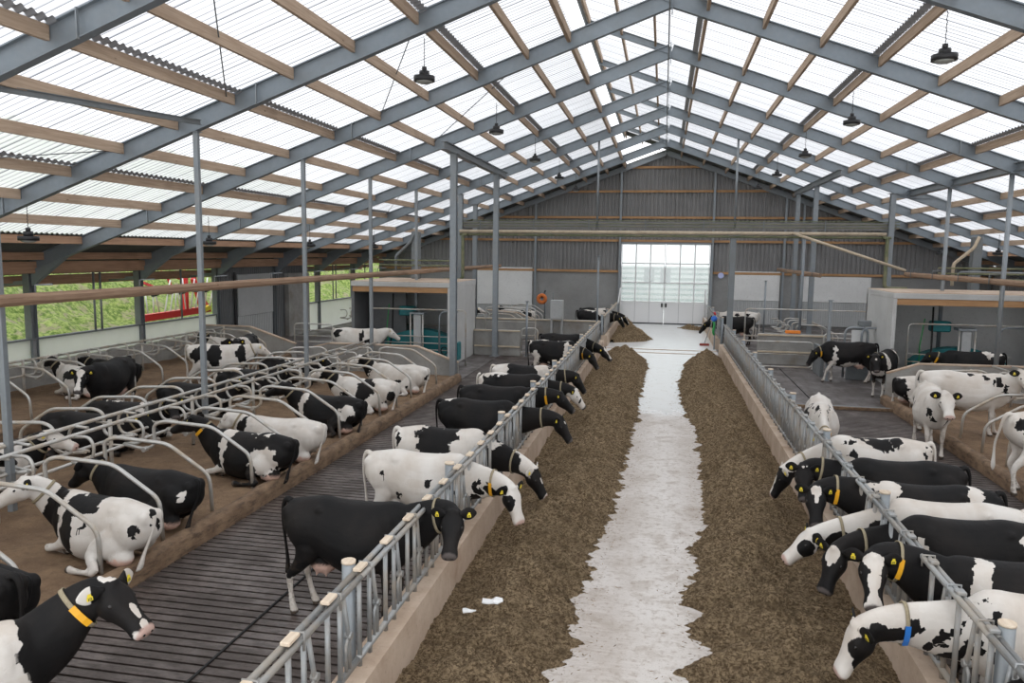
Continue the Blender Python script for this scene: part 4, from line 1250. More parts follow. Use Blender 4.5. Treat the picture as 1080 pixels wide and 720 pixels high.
def cow_parts(pose):
    """list of closed shells (verts, faces) of a cow in this pose; the same order and topology for any pose"""
    parts = []
    lie = pose.get('lie', False)
    T = catmull(TRUNK, 4)
    dz = -.585 if lie else 0.0
    wmul = 1.14 if lie else pose.get('fat', 1.0)
    bend = pose.get('bend', 0.0)
    n = len(T)
    cz = (T[:, 1] * .45 + T[:, 2] * .55)
    ys = bend * (T[:, 0] ** 2 - .3) if lie else T[:, 0] * 0
    cs = np.stack([T[:, 0], ys, cz + dz], 1)
    s = np.tile([0, 1., 0], (n, 1)); u = np.tile([0, 0, 1.], (n, 1))
    bell = np.exp(-((T[:, 0] - .05) / .45) ** 2)
    zb = cz - T[:, 2]
    w = T[:, 3] * (1 + (wmul - 1) * bell)
    if lie:
        zb = zb * (1 - .06 * bell)
    parts.append(ring_loft(cs, s, u, w, T[:, 1] - cz, zb, seg=28, px=.82, pz=.92, nt=.22))
    # hips and pins and shoulder blades
    def blob(c, r):
        m = MB(); m.ellip(c, r, 12, 8)
        return np.array(m.v), m.f
    for sg in (1, -1):
        y0 = bend * .0
        parts.append(blob((-.38, sg * .125, 1.345 + dz), (.11, .10, .062)))
        parts.append(blob((-.87, sg * .125, 1.27 + dz), (.09, .065, .10)))
        parts.append(blob((.52, sg * .135, 1.12 + dz), (.18, .115, .27)))
        parts.append(blob((-.60, sg * .18, 1.08 + dz), (.26, .115 + .03 * lie, .24)))
    parts.append(blob((.72, 0, .98 + dz), (.14, .16, .19)))
    # neck
    P0 = np.array([.70, 0, 1.14 + dz])
    poll, hd, sd, hu = head_frame(pose)
    d0 = np.array([.8, 0, .25]) if not lie else np.array([.8, 0, .35])
    if not lie and poll[2] < 1.28: d0 = np.array([.8, 0, -.08 - .45 * (1.28 - poll[2])]); P0 = np.array([.68, 0, 1.12])
    d0 = d0 / np.linalg.norm(d0)
    nb = poll - hu * .03 - hd * .02
    L = np.linalg.norm(nb - P0)
    back = (nb - P0) / L
    e = back * .75 + hd * .45; e /= np.linalg.norm(e)
    P1 = P0 + d0 * L * .36; P2 = nb - e * L * .34
    nn = 16
    t = np.linspace(0, 1, nn)[:, None]
    cs = (1 - t) ** 3 * P0 + 3 * (1 - t) ** 2 * t * P1 + 3 * (1 - t) * t ** 2 * P2 + t ** 3 * nb
    tg = np.gradient(cs, axis=0); tg /= np.linalg.norm(tg, axis=1)[:, None]
    tt = t[:, 0]
    sv = np.array([0, 1., 0])[None] * (1 - t) + sd[None] * t
    sv = sv - tg * (sv * tg).sum(1)[:, None]; sv /= np.linalg.norm(sv, axis=1)[:, None]
    uv = np.cross(tg, sv)
    hh = catmull([(.285, .36, .165), (.255, .31, .135), (.205, .25, .118), (.16, .195, .108), (.13, .155, .108)], 4)
    hi = np.array([np.interp(tt, np.linspace(0, 1, len(hh)), hh[:, k]) for k in range(3)])
    parts.append(ring_loft(cs, sv, uv, hi[2], hi[0], hi[1], seg=22, px=.9, pz=.95, nt=.25))
    NECK = (cs, sv, uv, hi)
    # head
    Hh = catmull(HEAD, 3)
    cs = poll[None] + np.outer(Hh[:, 0], hd)
    n = len(Hh)
    parts.append(ring_loft(cs, np.tile(sd, (n, 1)), np.tile(hu, (n, 1)), Hh[:, 1], Hh[:, 2] * .92, Hh[:, 3], seg=20, px=.8, pz=.9, nt=.05))
    m = MB(); m.ellip((0, 0, 0), (.05, .062, .045), 10, 6)
    V = np.array(m.v); V = poll + np.outer(V[:, 0] - .0, hd) + np.outer(V[:, 1], sd) + np.outer(V[:, 2] + .085, hu)
    parts.append((V, m.f))
    # legs: four polylines with radii (fore-aft, side)
    legs = pose['legs']
    RF = [(.15, .085), (.105, .075), (.062, .052), (.058, .050), (.034, .032), (.043, .038), (.054, .048), (.060, .052)]
    RH = [(.215, .10), (.175, .10), (.10, .07), (.062, .045), (.038, .033), (.046, .040), (.056, .050), (.062, .054)]
    for li, leg in enumerate(legs):
        R = RF if li < 2 else RH
        K = np.array([list(p) + list(r) for p, r in zip(leg, R)])
        S = catmull(K, 3)
        c = S[:, :3]
        tg = np.gradient(c, axis=0); tg /= np.linalg.norm(tg, axis=1)[:, None] + 1e-9
        y = np.tile([0, 1., 0], (len(c), 1))
        y = y - tg * (y * tg).sum(1)[:, None]
        y /= np.linalg.norm(y, axis=1)[:, None] + 1e-9
        x = np.cross(y, tg)
        parts.append(ring_loft(c, y, x, S[:, 4], S[:, 3], S[:, 3], seg=14, px=1, pz=1, nt=0))
    # udder
    if not lie:
        parts.append(blob((-.42, 0, .66), (.21, .165, .155)))
        for ux in (-.36, -.50):
            for sg in (1, -1):
                parts.append(blob((ux, sg * .075, .515), (.02, .02, .045)))
    else:
        sg0 = pose.get('side', 1)
        parts.append(blob((-.56, sg0 * .22, .17), (.2, .15, .13)))
        for ux in (-.36, -.50):
            for sg in (1, -1):
                parts.append(blob((ux - .08, sg0 * .30 + sg * .03, .12), (.02, .02, .03)))
    return parts, NECK, (poll, hd, sd, hu)

def stand_legs(f=(0, 0), h=(0, 0)):
    L = []
    for sg, o in ((1, f[0]), (-1, f[1])):
        L.append([(.50, sg * .15, 1.02), (.50, sg * .165, .80), (.53 + o * .3, sg * .155, .60), (.55 + o * .6, sg * .145, .45),
                  (.55 + o * .8, sg * .145, .28), (.545 + o * .95, sg * .145, .145), (.575 + o, sg * .145, .065), (.59 + o, sg * .145, .012)])
    for sg, o in ((1, h[0]), (-1, h[1])):
        L.append([(-.62, sg * .15, 1.06), (-.58, sg * .175, .86), (-.66 + o * .3, sg * .165, .66), (-.79 + o * .5, sg * .155, .50),
                  (-.77 + o * .7, sg * .15, .31), (-.73 + o * .9, sg * .15, .145), (-.70 + o, sg * .15, .065), (-.685 + o, sg * .15, .012)])
    return L
def lie_legs(side=1):
    s = side
    L = []
    for sg in (1, -1):
        L.append([(.50, sg * .17, .44), (.46, sg * .22, .27), (.62, sg * .25, .14), (.84, sg * .235, .075), (.76, sg * .20, .062), (.64, sg * .175, .058), (.56, sg * .165, .055), (.51, sg * .165, .055)])
    up = [(-.58, s * .20, .44), (-.42, s * .33, .33), (-.28, s * .44, .22), (-.50, s * .56, .085), (-.34, s * .59, .06), (-.18, s * .60, .055), (-.09, s * .60, .055), (-.03, s * .60, .055)]
    lo = [(-.58, -s * .18, .40), (-.42, -s * .24, .24), (-.22, -s * .28, .14), (-.40, -s * .30, .07), (-.26, -s * .30, .06), (-.10, -s * .29, .055), (-.02, -s * .29, .055), (.03, -s * .29, .055)]
    L += [up, lo] if s > 0 else [lo, up]
    return L

NEUTRAL = dict(poll=(1.42, 0, 1.52), pitch=38, yaw=0, legs=stand_legs())
REST, _, REST_HEAD = cow_parts(NEUTRAL)
REST_V = np.concatenate([p[0] for p in REST])

def ear_mb(hf, sg, droop=.25):
    poll, hd, sd, hu = hf
    K = []
    base = poll + hd * .0 + sd * sg * .10 + hu * .045
    ax = sd * sg - hu * droop - hd * .18; ax /= np.linalg.norm(ax)
    fw = hd * .55 + hu * .6; fw = fw - ax * (fw @ ax); fw /= np.linalg.norm(fw)      # the flat face looks forward
    ed = np.cross(ax, fw)
    prof = [(0, .028, .028), (.03, .040, .024), (.08, .070, .015), (.135, .074, .011), (.185, .052, .009), (.222, .016, .006)]
    S = catmull(prof, 2)
    cs = base[None] + np.outer(S[:, 0] - .02, ax)
    n = len(S)
    V, Fc = ring_loft(cs, np.tile(ed, (n, 1)), np.tile(fw, (n, 1)), S[:, 1], S[:, 2], S[:, 2], seg=12, px=1, pz=1, nt=0)
    mid = base + ax * .105 - ed * 0 + fw * .013
    return V, Fc, (mid, ax, fw, ed)

_cow_cache = {}
def cow_mesh(key, pose):
    if key in _cow_cache: return _cow_cache[key]
    parts, NECK, HF = cow_parts(pose)
    mb = MB()
    for V, Fc in parts: mb.add(V, Fc, True)
    me = mb.mesh('tmp')
    o = bpy.data.objects.new('tmp', me); COL.objects.link(o)
    r = o.modifiers.new('r', 'REMESH'); r.mode = 'VOXEL'; r.voxel_size = pose.get('vox', .021); r.use_smooth_shade = True
    sm = o.modifiers.new('s', 'SMOOTH'); sm.iterations = 6; sm.factor = .5
    dg = bpy.context.evaluated_depsgraph_get()
    ev = o.evaluated_get(dg)
    body = bpy.data.meshes.new_from_object(ev)
    bpy.data.objects.remove(o); bpy.data.meshes.remove(me)
    PV = np.concatenate([p[0] for p in parts])
    kd = kdtree.KDTree(len(PV))
    for i, p in enumerate(PV): kd.insert(Vector(p), i)
    kd.balance()
    nv = len(body.vertices)
    co = np.empty(nv * 3); body.vertices.foreach_get('co', co); co = co.reshape(-1, 3)
    rest = np.empty((nv, 3))
    for i in range(nv):
        hits = kd.find_n(co[i], 3)
        ws = np.array([1 / (h[2] + 1e-3) for h in hits]); ids = [h[1] for h in hits]
        near = REST_V[ids[0]]
        ok = [k for k in range(3) if np.linalg.norm(REST_V[ids[k]] - near) < .15]
        ws = ws[ok]; ids = [ids[k] for k in ok]
        rest[i] = (REST_V[ids] * ws[:, None]).sum(0) / ws.sum() + (0 if not len(ids) else 0)
    fl = [tuple(p.vertices) for p in body.polygons]
    m2 = MB(); m2.add(co, fl, True)
    rl = [rest]
    # ears
    tags = []
    for sg in (1, -1):
        V, Fc, tg = ear_mb(HF, sg, pose.get('droop', .25))
        Vr, _, _ = ear_mb(REST_HEAD, sg)
        m2.add(V, Fc, True); rl.append(Vr); tags.append(tg)
    # tail
    lie = pose.get('lie', False)
    dz = -.585 if lie else 0
    tl = pose.get('tail', 0.0)
    if not lie:
        tp = [(-.88, 0, 1.37), (-.955, 0, 1.395), (-1.01, .0 + tl * .05, 1.31), (-1.03, tl * .2, 1.10), (-1.02, tl * .5, .85), (-1.0, tl * .6, .62), (-1.0, tl * .6, .45), (-1.0, tl * .6, .36)]
    else:
        sg = pose.get('side', 1)
        tp = [(-.84, 0, .75), (-.925, 0, .775), (-.962, .01 * sg, .69), (-.955, .04 * sg, .54), (-.925, .09 * sg, .38), (-.90, .15 * sg, .22), (-.89, .20 * sg, .09), (-.87, .25 * sg, .04)]
    rr = [.045, .038, .028, .021, .018, .024, .036, .010]
    S = catmull([list(p) + [r_] for p, r_ in zip(tp, rr)], 3)
    c = S[:, :3]; tg = np.gradient(c, axis=0); tg /= np.linalg.norm(tg, axis=1)[:, None] + 1e-9
    y = np.tile([0, 1., 0], (len(c), 1)); y = y - tg * (y * tg).sum(1)[:, None]; y /= np.linalg.norm(y, axis=1)[:, None]
    V, Fc = ring_loft(c, y, np.cross(y, tg), S[:, 3], S[:, 3], S[:, 3], seg=8, px=1, pz=1, nt=0)
    m2.add(V, Fc, True); rl.append(np.stack([np.full(len(V), -.93), V[:, 1] * 0, np.linspace(1.38, .4, len(V))], 1))
    me = m2.mesh('cow_body')
    at = me.attributes.new('rest', 'FLOAT_VECTOR', 'POINT')
    at.data.foreach_set('vector', np.concatenate(rl).astype(np.float32).ravel())
    bpy.data.meshes.remove(body)
    # extras: eyes, nostrils, tags, collar
    poll, hd, sd, hu = HF
    eyes = []
    for sg in (1, -1):
        e = MB(); c0 = poll + hd * .155 + sd * sg * .122 + hu * .03
        e.ellip((0, 0, 0), (.027, .020, .021), 10, 6)
        V = np.array(e.v); V = c0 + np.outer(V[:, 0], hd) + np.outer(V[:, 1], sd) + np.outer(V[:, 2], hu)
        e.v = [tuple(p) for p in V]
        eyes.append(('eye', e.mesh('eye')))
    nos = MB()
    for sg in (1, -1):
        nb_ = MB(); c0 = poll + hd * .508 + sd * sg * .042 + hu * .012
        nb_.ellip((0, 0, 0), (.012, .016, .012), 8, 5)
        V = np.array(nb_.v); V = c0 + np.outer(V[:, 0], hd) + np.outer(V[:, 1], sd) + np.outer(V[:, 2], hu)
        eyes.append(('nostril', MB().add(V, nb_.f, True).mesh('nostril')))
    tm = []
    for mid, ax, fw, ed in tags:
        b = MB()
        # plate hangs from the ear's front face
        dn = ed if (ed @ np.array([0, 0, -1])) > 0 else -ed
        a = [(-.012, -.022), (.012, -.022), (.016, -.003), (.024, .003), (.024, .034), (-.024, .034), (-.024, .003), (-.016, -.003)]
        V = [mid + ax * p + dn * (q + .004) + fw * z for z in (.002, .008) for p, q in a]
        n = len(a)
        b.add(V, [tuple(range(n)), tuple(range(2 * n - 1, n - 1, -1))] + [(i, (i + 1) % n, (i + 1) % n + n, i + n) for i in range(n)])
        mk = MB()
        for k, (q0, q1, p0, p1) in enumerate([(.008, .012, -.016, .016), (.016, .029, -.016, -.008), (.016, .029, -.003, .003), (.016, .029, .008, .015)]):
            V = [mid + ax * p + dn * (q + .004) + fw * z for z in (.0075, .0092) for p, q in ((p0, q0), (p1, q0), (p1, q1), (p0, q1))]
            mk.add(V, [(0, 1, 2, 3), (7, 6, 5, 4), (0, 4, 5, 1), (1, 5, 6, 2), (2, 6, 7, 3), (3, 7, 4, 0)])
        tm.append((b.mesh('ear_tag'), mk.mesh('tag_print')))
    cs, sv, uv, hi = NECK
    k = 10
    i = k
    a = np.linspace(0, 2 * PI, 25)[:-1]
    tgv = cs[i + 1] - cs[i - 1]; tgv /= np.linalg.norm(tgv)
    cv = MB(); V = []
    for off in (-.020, .020):
        for rad in (1.03, 1.075):
            for x in a:
                ca, sa = math.cos(x), math.sin(x)
                yy = math.copysign(abs(ca) ** .9, ca) * hi[2][i] * (1 - .2 * max(0, sa)) * rad
                zz = math.copysign(abs(sa) ** .95, sa) * (hi[0][i] if sa > 0 else hi[1][i]) * rad
                V.append(cs[i] + sv[i] * yy + uv[i] * zz + tgv * off)
    n = 24
    Fc = []
    for j in range(n):
        j2 = (j + 1) % n
        Fc += [(j, j2, n + j2, n + j), (2 * n + j2, 2 * n + j, 3 * n + j, 3 * n + j2), (n + j, n + j2, 3 * n + j2, 3 * n + j), (j2, j, 2 * n + j, 2 * n + j2)]
    cv.add(V, Fc, True)
    col = cv.mesh('collar')
    # weight/tag plate on the collar (wraps the side of the neck)
    cb = MB()
    plates = []
    for sg in (pose.get('ps', 1),):
        V = []
        for x in (np.radians(-52), np.radians(-34), np.radians(-16), np.radians(2)):
            for rad in (1.07, 1.14):
                for off in (-.028, .028):
                    ca, sa = math.cos(x), math.sin(x)
                    yy = math.copysign(abs(ca) ** .9, ca) * hi[2][i] * (1 - .2 * max(0, sa)) * rad * sg
                    zz = math.copysign(abs(sa) ** .95, sa) * (hi[0][i] if sa > 0 else hi[1][i]) * rad
                    V.append(cs[i] + sv[i] * yy + uv[i] * zz + tgv * off)
        Fq = []
        for j in range(3):
            o_ = j * 4
            Fq += [(o_ + 2, o_ + 3, o_ + 7, o_ + 6), (o_, o_ + 4, o_ + 5, o_ + 1), (o_, o_ + 2, o_ + 6, o_ + 4), (o_ + 1, o_ + 5, o_ + 7, o_ + 3)]
        Fq += [(0, 1, 3, 2), (12, 14, 15, 13)]
        cb.add(V, Fq, False)
    _cow_cache[key] = (me, eyes, tm, col, cb.mesh('collar_plate'))
    return _cow_cache[key]

def coat_material(name, base, layers, seed=0.0, spots=0.0, pink=True, dirty=.25):
    """base 'B' or 'W'; layers: list of (colour letter, [ellipsoids (cx,cy,cz,rx,ry,rz)]) painted in order, in the cow's own rest frame"""
    N = NT(name)
    at = N.n('ShaderNodeAttribute', attribute_name='rest').outputs['Vector']
    sv = N.vmath('ADD', at, (seed * 3.1, seed * 1.7, seed * 2.3))
    nz = N.noise(sv, 5.5, 3, .5, 'Color')
    sx = N.n('ShaderNodeSeparateXYZ'); N.l(at, sx.inputs[0])
    amp = N.smooth(sx.outputs[0], .95, 1.3, .36, .10)
    off = N.vmath('MULTIPLY', N.vmath('SUBTRACT', nz, (.5, .5, .5)), amp)
    p = N.vmath('ADD', at, off)
    hair = N.noise(N.vmath('MULTIPLY', at, (30, 60, 60)), 3.0, 3, .6)
    big = N.noise(sv, 2.5, 3, .5)
    black = N.mix(N.smooth(big, .35, .75), (.005, .0047, .005), (.013, .0105, .0095))
    white = N.mix(N.smooth(big, .3, .75), (.70, .67, .63), (.56, .50, .44))
    white = N.mix(N.math('MULTIPLY', hair, .15), white, (.55, .47, .40))
    isw = 1.0 if base == 'W' else 0.0
    cur = isw
    for colr, pats in layers:
        m = None
        for (cx, cy, cz, rx, ry, rz) in pats:
            q = N.vmath('LENGTH', N.vmath('MULTIPLY_ADD', p, (1 / rx, 1 / ry, 1 / rz), (-cx / rx, -cy / ry, -cz / rz)))
            m = q if m is None else N.math('MINIMUM', m, q)
        if m is None: continue
        k = N.smooth(m, .975, 1.025, 1.0, 0.0)
        tgt = 1.0 if colr == 'W' else 0.0
        nd = N.n('ShaderNodeMix', data_type='FLOAT')
        N.put(nd.inputs[0], k); N.put(nd.inputs[2], cur); N.put(nd.inputs[3], tgt)
        cur = nd.outputs[0]
    if spots > 0:
        vor = N.n('ShaderNodeTexVoronoi', feature='F1'); N.l(p, vor.inputs['Vector']); vor.inputs['Scale'].default_value = 4.0
        sp = N.smooth(vor.outputs['Distance'], spots * .3, spots * .3 + .02, 1, 0)
        nd = N.n('ShaderNodeMix', data_type='FLOAT')
        N.put(nd.inputs[0], sp); N.put(nd.inputs[2], cur); N.put(nd.inputs[3], 0.0 if base == 'W' else 1.0)
        cur = nd.outputs[0]
    c = N.mix(cur, black, white)
    # mud near the feet and on the flanks
    sep = N.n('ShaderNodeSeparateXYZ'); N.l(at, sep.inputs[0])
    mudn = N.noise(sv, 9.0, 4, .6)
    low = N.smooth(sep.outputs[2], .15, .85, 1.0, 0.0)
    mud = N.math('MULTIPLY', N.smooth(mudn, .48, .62), N.math('MULTIPLY', low, dirty * 2.4, clamp=True), clamp=True)
    c = N.mix(mud, c, (.16, .11, .075))
    def blob(cx, cy, cz, rx, ry, rz, a=.8, b=1.05):
        q = N.vmath('LENGTH', N.vmath('MULTIPLY_ADD', at, (1 / rx, 1 / ry, 1 / rz), (-cx / rx, -cy / ry, -cz / rz)))
        return N.smooth(q, a, b, 1.0, 0.0)
    if pink:
        c = N.mix(blob(-.42, 0, .60, .23, .19, .17), c, (.66, .44, .36))
    ph, dh = REST_HEAD[0], REST_HEAD[1]
    mz = ph + dh * .525
    mz2 = ph + dh * .49
    c = N.mix(N.math('MULTIPLY', blob(*mz, .105, .13, .105, .72, 1.0), 1.0), c, (.52, .36, .31) if pink and base == 'W' else (.10, .085, .08))
    hoof = N.smooth(sep.outputs[2], .055, .075, 1.0, 0.0)
    c = N.mix(hoof, c, (.09, .07, .055))
    bump = N.noise(at, 9.0, 4, .6)
    N.bsdf(c, .62, 0, bump=bump, bstr=.35, bdist=.02, **{'Specular IOR Level': .22})
    return N.m

M_EYE = simple('eye_black', (.01, .008, .007), .12)
M_TAG = simple('tag_yellow', (.85, .68, .05), .45)
M_PRINT = simple('tag_print', (.03, .03, .02), .6)
def collar_mat():
    N = NT('collar_webbing')
    n = N.noise(N.obj(), 60, 3, .6)
    N.bsdf(N.mix(n, (.42, .36, .24), (.22, .18, .12)), .85)
    return N.m
M_COLLAR = collar_mat()
M_PLATE_Y = simple('collar_plate_orange', (.85, .42, .02), .4)
M_PLATE_B = simple('collar_plate_blue', (.03, .20, .65), .4)

def make_cow(x, y, rz, key, pose, coat, label, tags=True, collar=True, plate=None, z=0.0, group=None, s=1.0, printed=False, sx=None):
    """rz in degrees: the direction the cow faces (0 = +X)"""
    me, eyes, tms, col, cpl = cow_mesh(key, pose)
    t = empty('cow', (x, y, z), math.radians(rz))
    t.scale = (sx or s, s, s)
    tag(t, label, 'cow', group)
    b = link('body', me, None, t)
    if not me.materials: me.materials.append(coat)
    b.material_slots[0].link = 'OBJECT'; b.material_slots[0].material = coat
    def sh(name, m, mat, par=t):
        o = bpy.data.objects.new(name, m); COL.objects.link(o); o.parent = par
        if not m.materials: m.materials.append(mat)
        o.material_slots[0].link = 'OBJECT'; o.material_slots[0].material = mat
        return o
    for nm, e in eyes: sh(nm, e, M_EYE)
    if tags:
        for m, pr in tms:
            q = sh('ear_tag', m, M_TAG)
            if printed: sh('tag_print', pr, M_PRINT, q)
    if collar:
        c = sh('collar', col, M_COLLAR)
        if plate: sh('collar_plate', cpl, {'y': M_PLATE_Y, 'b': M_PLATE_B}[plate], c)
    return t
# ================================================================ the herd
S_ = .95
BLAZE = [(1.54, 0, 1.56, .10, .075, .09), (1.64, 0, 1.47, .08, .045, .08), (1.72, 0, 1.38, .07, .04, .07), (1.79, 0, 1.30, .09, .075, .08)]
TRI = [(1.52, 0, 1.58, .08, .075, .07), (1.60, 0, 1.51, .07, .04, .06)]
STAR = [(1.56, 0, 1.55, .05, .04, .05)]
NOSE = [(1.83, 0, 1.22, .09, .10, .09)]
WHEAD = [(1.62, 0, 1.38, .34, .2, .26)]
LEGSW = [(-.74, 0, .22, .25, .35, .34), (.56, 0, .22, .25, .35, .30)]
BELLY = [(-.1, 0, .56, .45, .30, .10)]
EARS = [(1.40, .24, 1.56, .12, .15, .12), (1.40, -.24, 1.56, .12, .15, .12)]
REYE = [(1.53, -.10, 1.40, .13, .09, .12)]
LEYE = [(1.53, .10, 1.40, .13, .09, .12)]
NECK = [(1.05, 0, 1.25, .32, .3, .36)]
CO = {}
def coat(k, *a, **kw):
    if k not in CO: CO[k] = coat_material('coat_' + k, *a, **kw)
    return CO[k]

def feeder(s, yc, poll, pitch, wyaw, ct, label, plate=None, group=None, lf=(.08, -.06), hf=(.06, -.1), x0=3.38, tail=.1, ydir=0, printed=False, sc=S_, roll=0):
    """s=-1: stands left of the lane facing +X; s=+1: right of the lane facing -X; poll in world coordinates"""
    ox = s * x0
    rz = 0 if s < 0 else 180
    rz += ydir
    c, sn = math.cos(math.radians(rz)), math.sin(math.radians(rz))
    dx, dy = poll[0] - ox, poll[1] - yc
    lp = ((dx * c + dy * sn) / .85, (-dx * sn + dy * c) / sc, poll[2] / sc)
    pose = dict(poll=lp, pitch=pitch, yaw=wyaw - rz, legs=stand_legs(lf, hf), tail=tail, roll=roll, ps=s)
    key = 'f%.3f_%.3f_%.3f' % (yc, poll[1], s)
    return make_cow(ox, yc, rz, key, pose, ct, label, plate=plate, s=sc, printed=printed, sx=.85)

# ---- left of the lane, nearest first
feeder(-1, 8.0, (-2.14, 7.8, 1.36), 50, -82, coat('l1', 'B', [('W', LEGSW[:1] + [(-.30, -.25, .66, .10, .12, .10)])], 1.1),
       'black cow looking up at the camera through the left feed fence, white hind feet', printed=True)
feeder(-1, 10.2, (-1.93, 9.95, 1.0), 62, -35,coat('l2', 'W', [('B', [(.25, -.30, 1.08, .05, .06, .07), (-.3, -.3, .86, .06, .06, .05), (.62, -.2, .92, .07, .08, .05), (-.55, -.25, 1.12, .03, .05, .04), (.50, -.22, .75, .07, .1, .05),
       (.98, -.13, 1.30, .07, .10, .07), (1.06, -.13, 1.20, .09, .10, .06), (1.14, -.02, 1.40, .08, .1, .06), (1.24, -.1, 1.30, .12, .1, .08), (1.10, -.1, 1.02, .22, .14, .10)] + REYE + EARS), ('W', [])], 2.2),
       'white cow with few black flecks eating, its neck spotted and face half black', plate='y', x0=3.27)
feeder(-1, 11.75, (-1.87, 11.4, .86), 60, -10, coat('l3', 'W', [('B', [(-.05, 0, 1.34, .50, .42, .16), (-.1, -.3, 1.15, .36, .2, .16), (-.86, -.17, 1.22, .06, .12, .12)] + NECK + WHEAD), ('W', [(1.66, 0, 1.46, .06, .03, .05)] + NOSE)], 3.3),
       'white cow with one long black saddle, black neck, eating beside the spotted necked cow')
feeder(-1, 14.2, (-1.82, 14.1, 1.08), 55, -15, coat('l4', 'B', [('W', [(-.70, 0, 1.46, .18, .12, .07), (-.15, -.25, .60, .35, .25, .11)] + [(1.58, 0, 1.54, .035, .03, .05)])], 4.4),
       'big black cow with white tail head, small white star, head low over the silage')
feeder(-1, 15.8, (-2.03, 15.7, 1.24), 42, -5, coat('l5', 'B', [('W', [(.2, -.1, .58, .2, .2, .06)])], 5.5), 'plain black cow with orange collar plate at the left fence', plate='y')
feeder(-1, 17.55, (-1.93, 17.5, 1.02), 52, -8, coat('l6', 'B', [('W', [(-.55, 0, 1.46, .42, .30, .10), (-.9, 0, 1.2, .1, .3, .3)] + WHEAD + LEGSW), ('B', [(1.56, -.06, 1.42, .05, .05, .06), (1.66, -.06, 1.36, .04, .06, .07), (1.6, .05, 1.48, .04, .04, .04)] + EARS)], 6.6),
       'cow with white back, black neck and flecked white face, eating')
feeder(-1, 19.0, (-2.05, 19.0, 1.12), 55, 0, coat('l7', 'B', [('W', [(-.72, 0, 1.2, .32, .5, .45), (.58, 0, 1.3, .20, .5, .45)] + LEGSW)], 7.7),
       'cow with white rump and shoulder, black middle and neck at the left fence')
feeder(-1, 24.6, (-2.13, 24.1, .98), 55, -20, coat('l8', 'B', [('W', [(-.66, -.16, .86, .18, .3, .26), (-.92, 0, 1.35, .07, .2, .1), (-.1, 0, 1.50, .8, .12, .07), (.50, -.2, 1.0, .12, .3, .42), (-.15, -.3, .7, .06, .1, .06)] + LEGSW), ('B', [(.72, -.2, 1.15, .10, .2, .15)])], 8.8),
       'black cow with white thigh and white stripe behind the shoulder, far along the left fence', plate='y')
feeder(-1, 26.8, (-1.90, 25.9, .95), 42, -25, coat('l9', 'B', [('W', BLAZE)], 9.9), 'dark cow with white blaze reaching far over the silage near the left alley wall')
feeder(-1, 38.6, (-2.0, 38.3, 1.0), 60, -10, coat('l10', 'B', [('W', [(.0, .05, 1.44, .55, .22, .13), (.45, -.1, 1.3, .25, .3, .15)] + TRI)], 10.1), 'black cow with white mottled back beyond the threshold strips on the left')
feeder(-1, 40.2, (-1.9, 40.0, .95), 55, 0, coat('l11', 'B', [('W', BLAZE + [(.3, 0, 1.4, .3, .5, .2)] + LEGSW)], 11.2), 'farthest black and white cow eating at the left fence, near the door')
# ---- right of the lane, nearest first
feeder(1, 6.95, (1.80, 6.82, 1.00), 66, 184, coat('r0', 'W', [('B', [(.66, .2, 1.26, .07, .14, .10), (.78, .2, 1.08, .07, .14, .14), (.93, .13, 1.24, .05, .1, .05), (1.00, .12, 1.20, .06, .12, .05), (1.10, .1, 1.16, .05, .1, .04), (.86, .2, 1.30, .04, .1, .05), (1.16, .05, 1.38, .14, .12, .07), (1.26, .1, 1.40, .12, .12, .07),
       (.92, .16, .98, .17, .16, .10), (1.05, .14, 1.0, .10, .14, .06), (.62, .2, .95, .05, .1, .10), (-.60, .2, 1.30, .09, .1, .06)] + [(1.50, .10, 1.40, .14, .10, .14), (1.60, .10, 1.27, .06, .08, .10), (1.36, .10, 1.48, .08, .08, .10)] + EARS)], 12.3),
       'nearest right cow, white with black blotched neck and eye patch, blue collar plate', plate='b', lf=(.12, .0), printed=True)
feeder(1, 7.72, (2.05, 7.55, 1.35), 55, -98, coat('r1', 'B', [('W', BLAZE + [(1.50, 0, 1.56, .09, .10, .08), (1.66, 0, 1.44, .1, .06, .1), (1.84, 0, 1.22, .1, .11, .10), (.42, .12, 1.30, .11, .3, .26)])], 13.4),
       'black cow with broad white blaze looking through the right fence at the camera', plate='y', printed=True)
feeder(1, 8.9, (1.97, 8.62, 1.0), 58, -132, coat('r2', 'B', [('W', [(.62, .2, 1.14, .07, .2, .13), (-.62, .2, 1.18, .13, .25, .22)] + TRI + [(1.54, 0, 1.56, .10, .09, .09)])], 14.5),
       'large black cow with white flank flash and white forehead, right fence', printed=True)
feeder(1, 9.5, (1.86, 9.4, .88), 40, 192, coat('r3', 'W', [('B', [(.98, .1, 1.10, .36, .22, .20), (.45, .3, .92, .5, .2, .18), (1.27, .1, 1.34, .12, .14, .16)] + LEYE + EARS)], 15.6),
       'cow with long white back, black lower neck and white face with black eye patch', printed=True)
feeder(1, 10.2, (2.0, 10.07, 1.23), 52, -95, coat('r4', 'B', [('W', [(.60, .1, 1.36, .14, .35, .20), (-.55, .1, 1.34, .12, .35, .22), (1.83, .03, 1.27, .03, .03, .03)] + TRI)], 16.7),
       'black cow with white withers and rump patches and a white forehead triangle', plate='y', printed=True)
feeder(1, 11.35, (2.07, 11.3, 1.18), 52, -95, coat('r5', 'B', [('W', [(-.1, .3, 1.0, .12, .12, .07), (1.50, .035, 1.62, .02, .03, .02), (1.50, -.035, 1.62, .02, .03, .02)])], 17.8),
       'plain black cow with tiny white marks above the brow, right fence', printed=True)
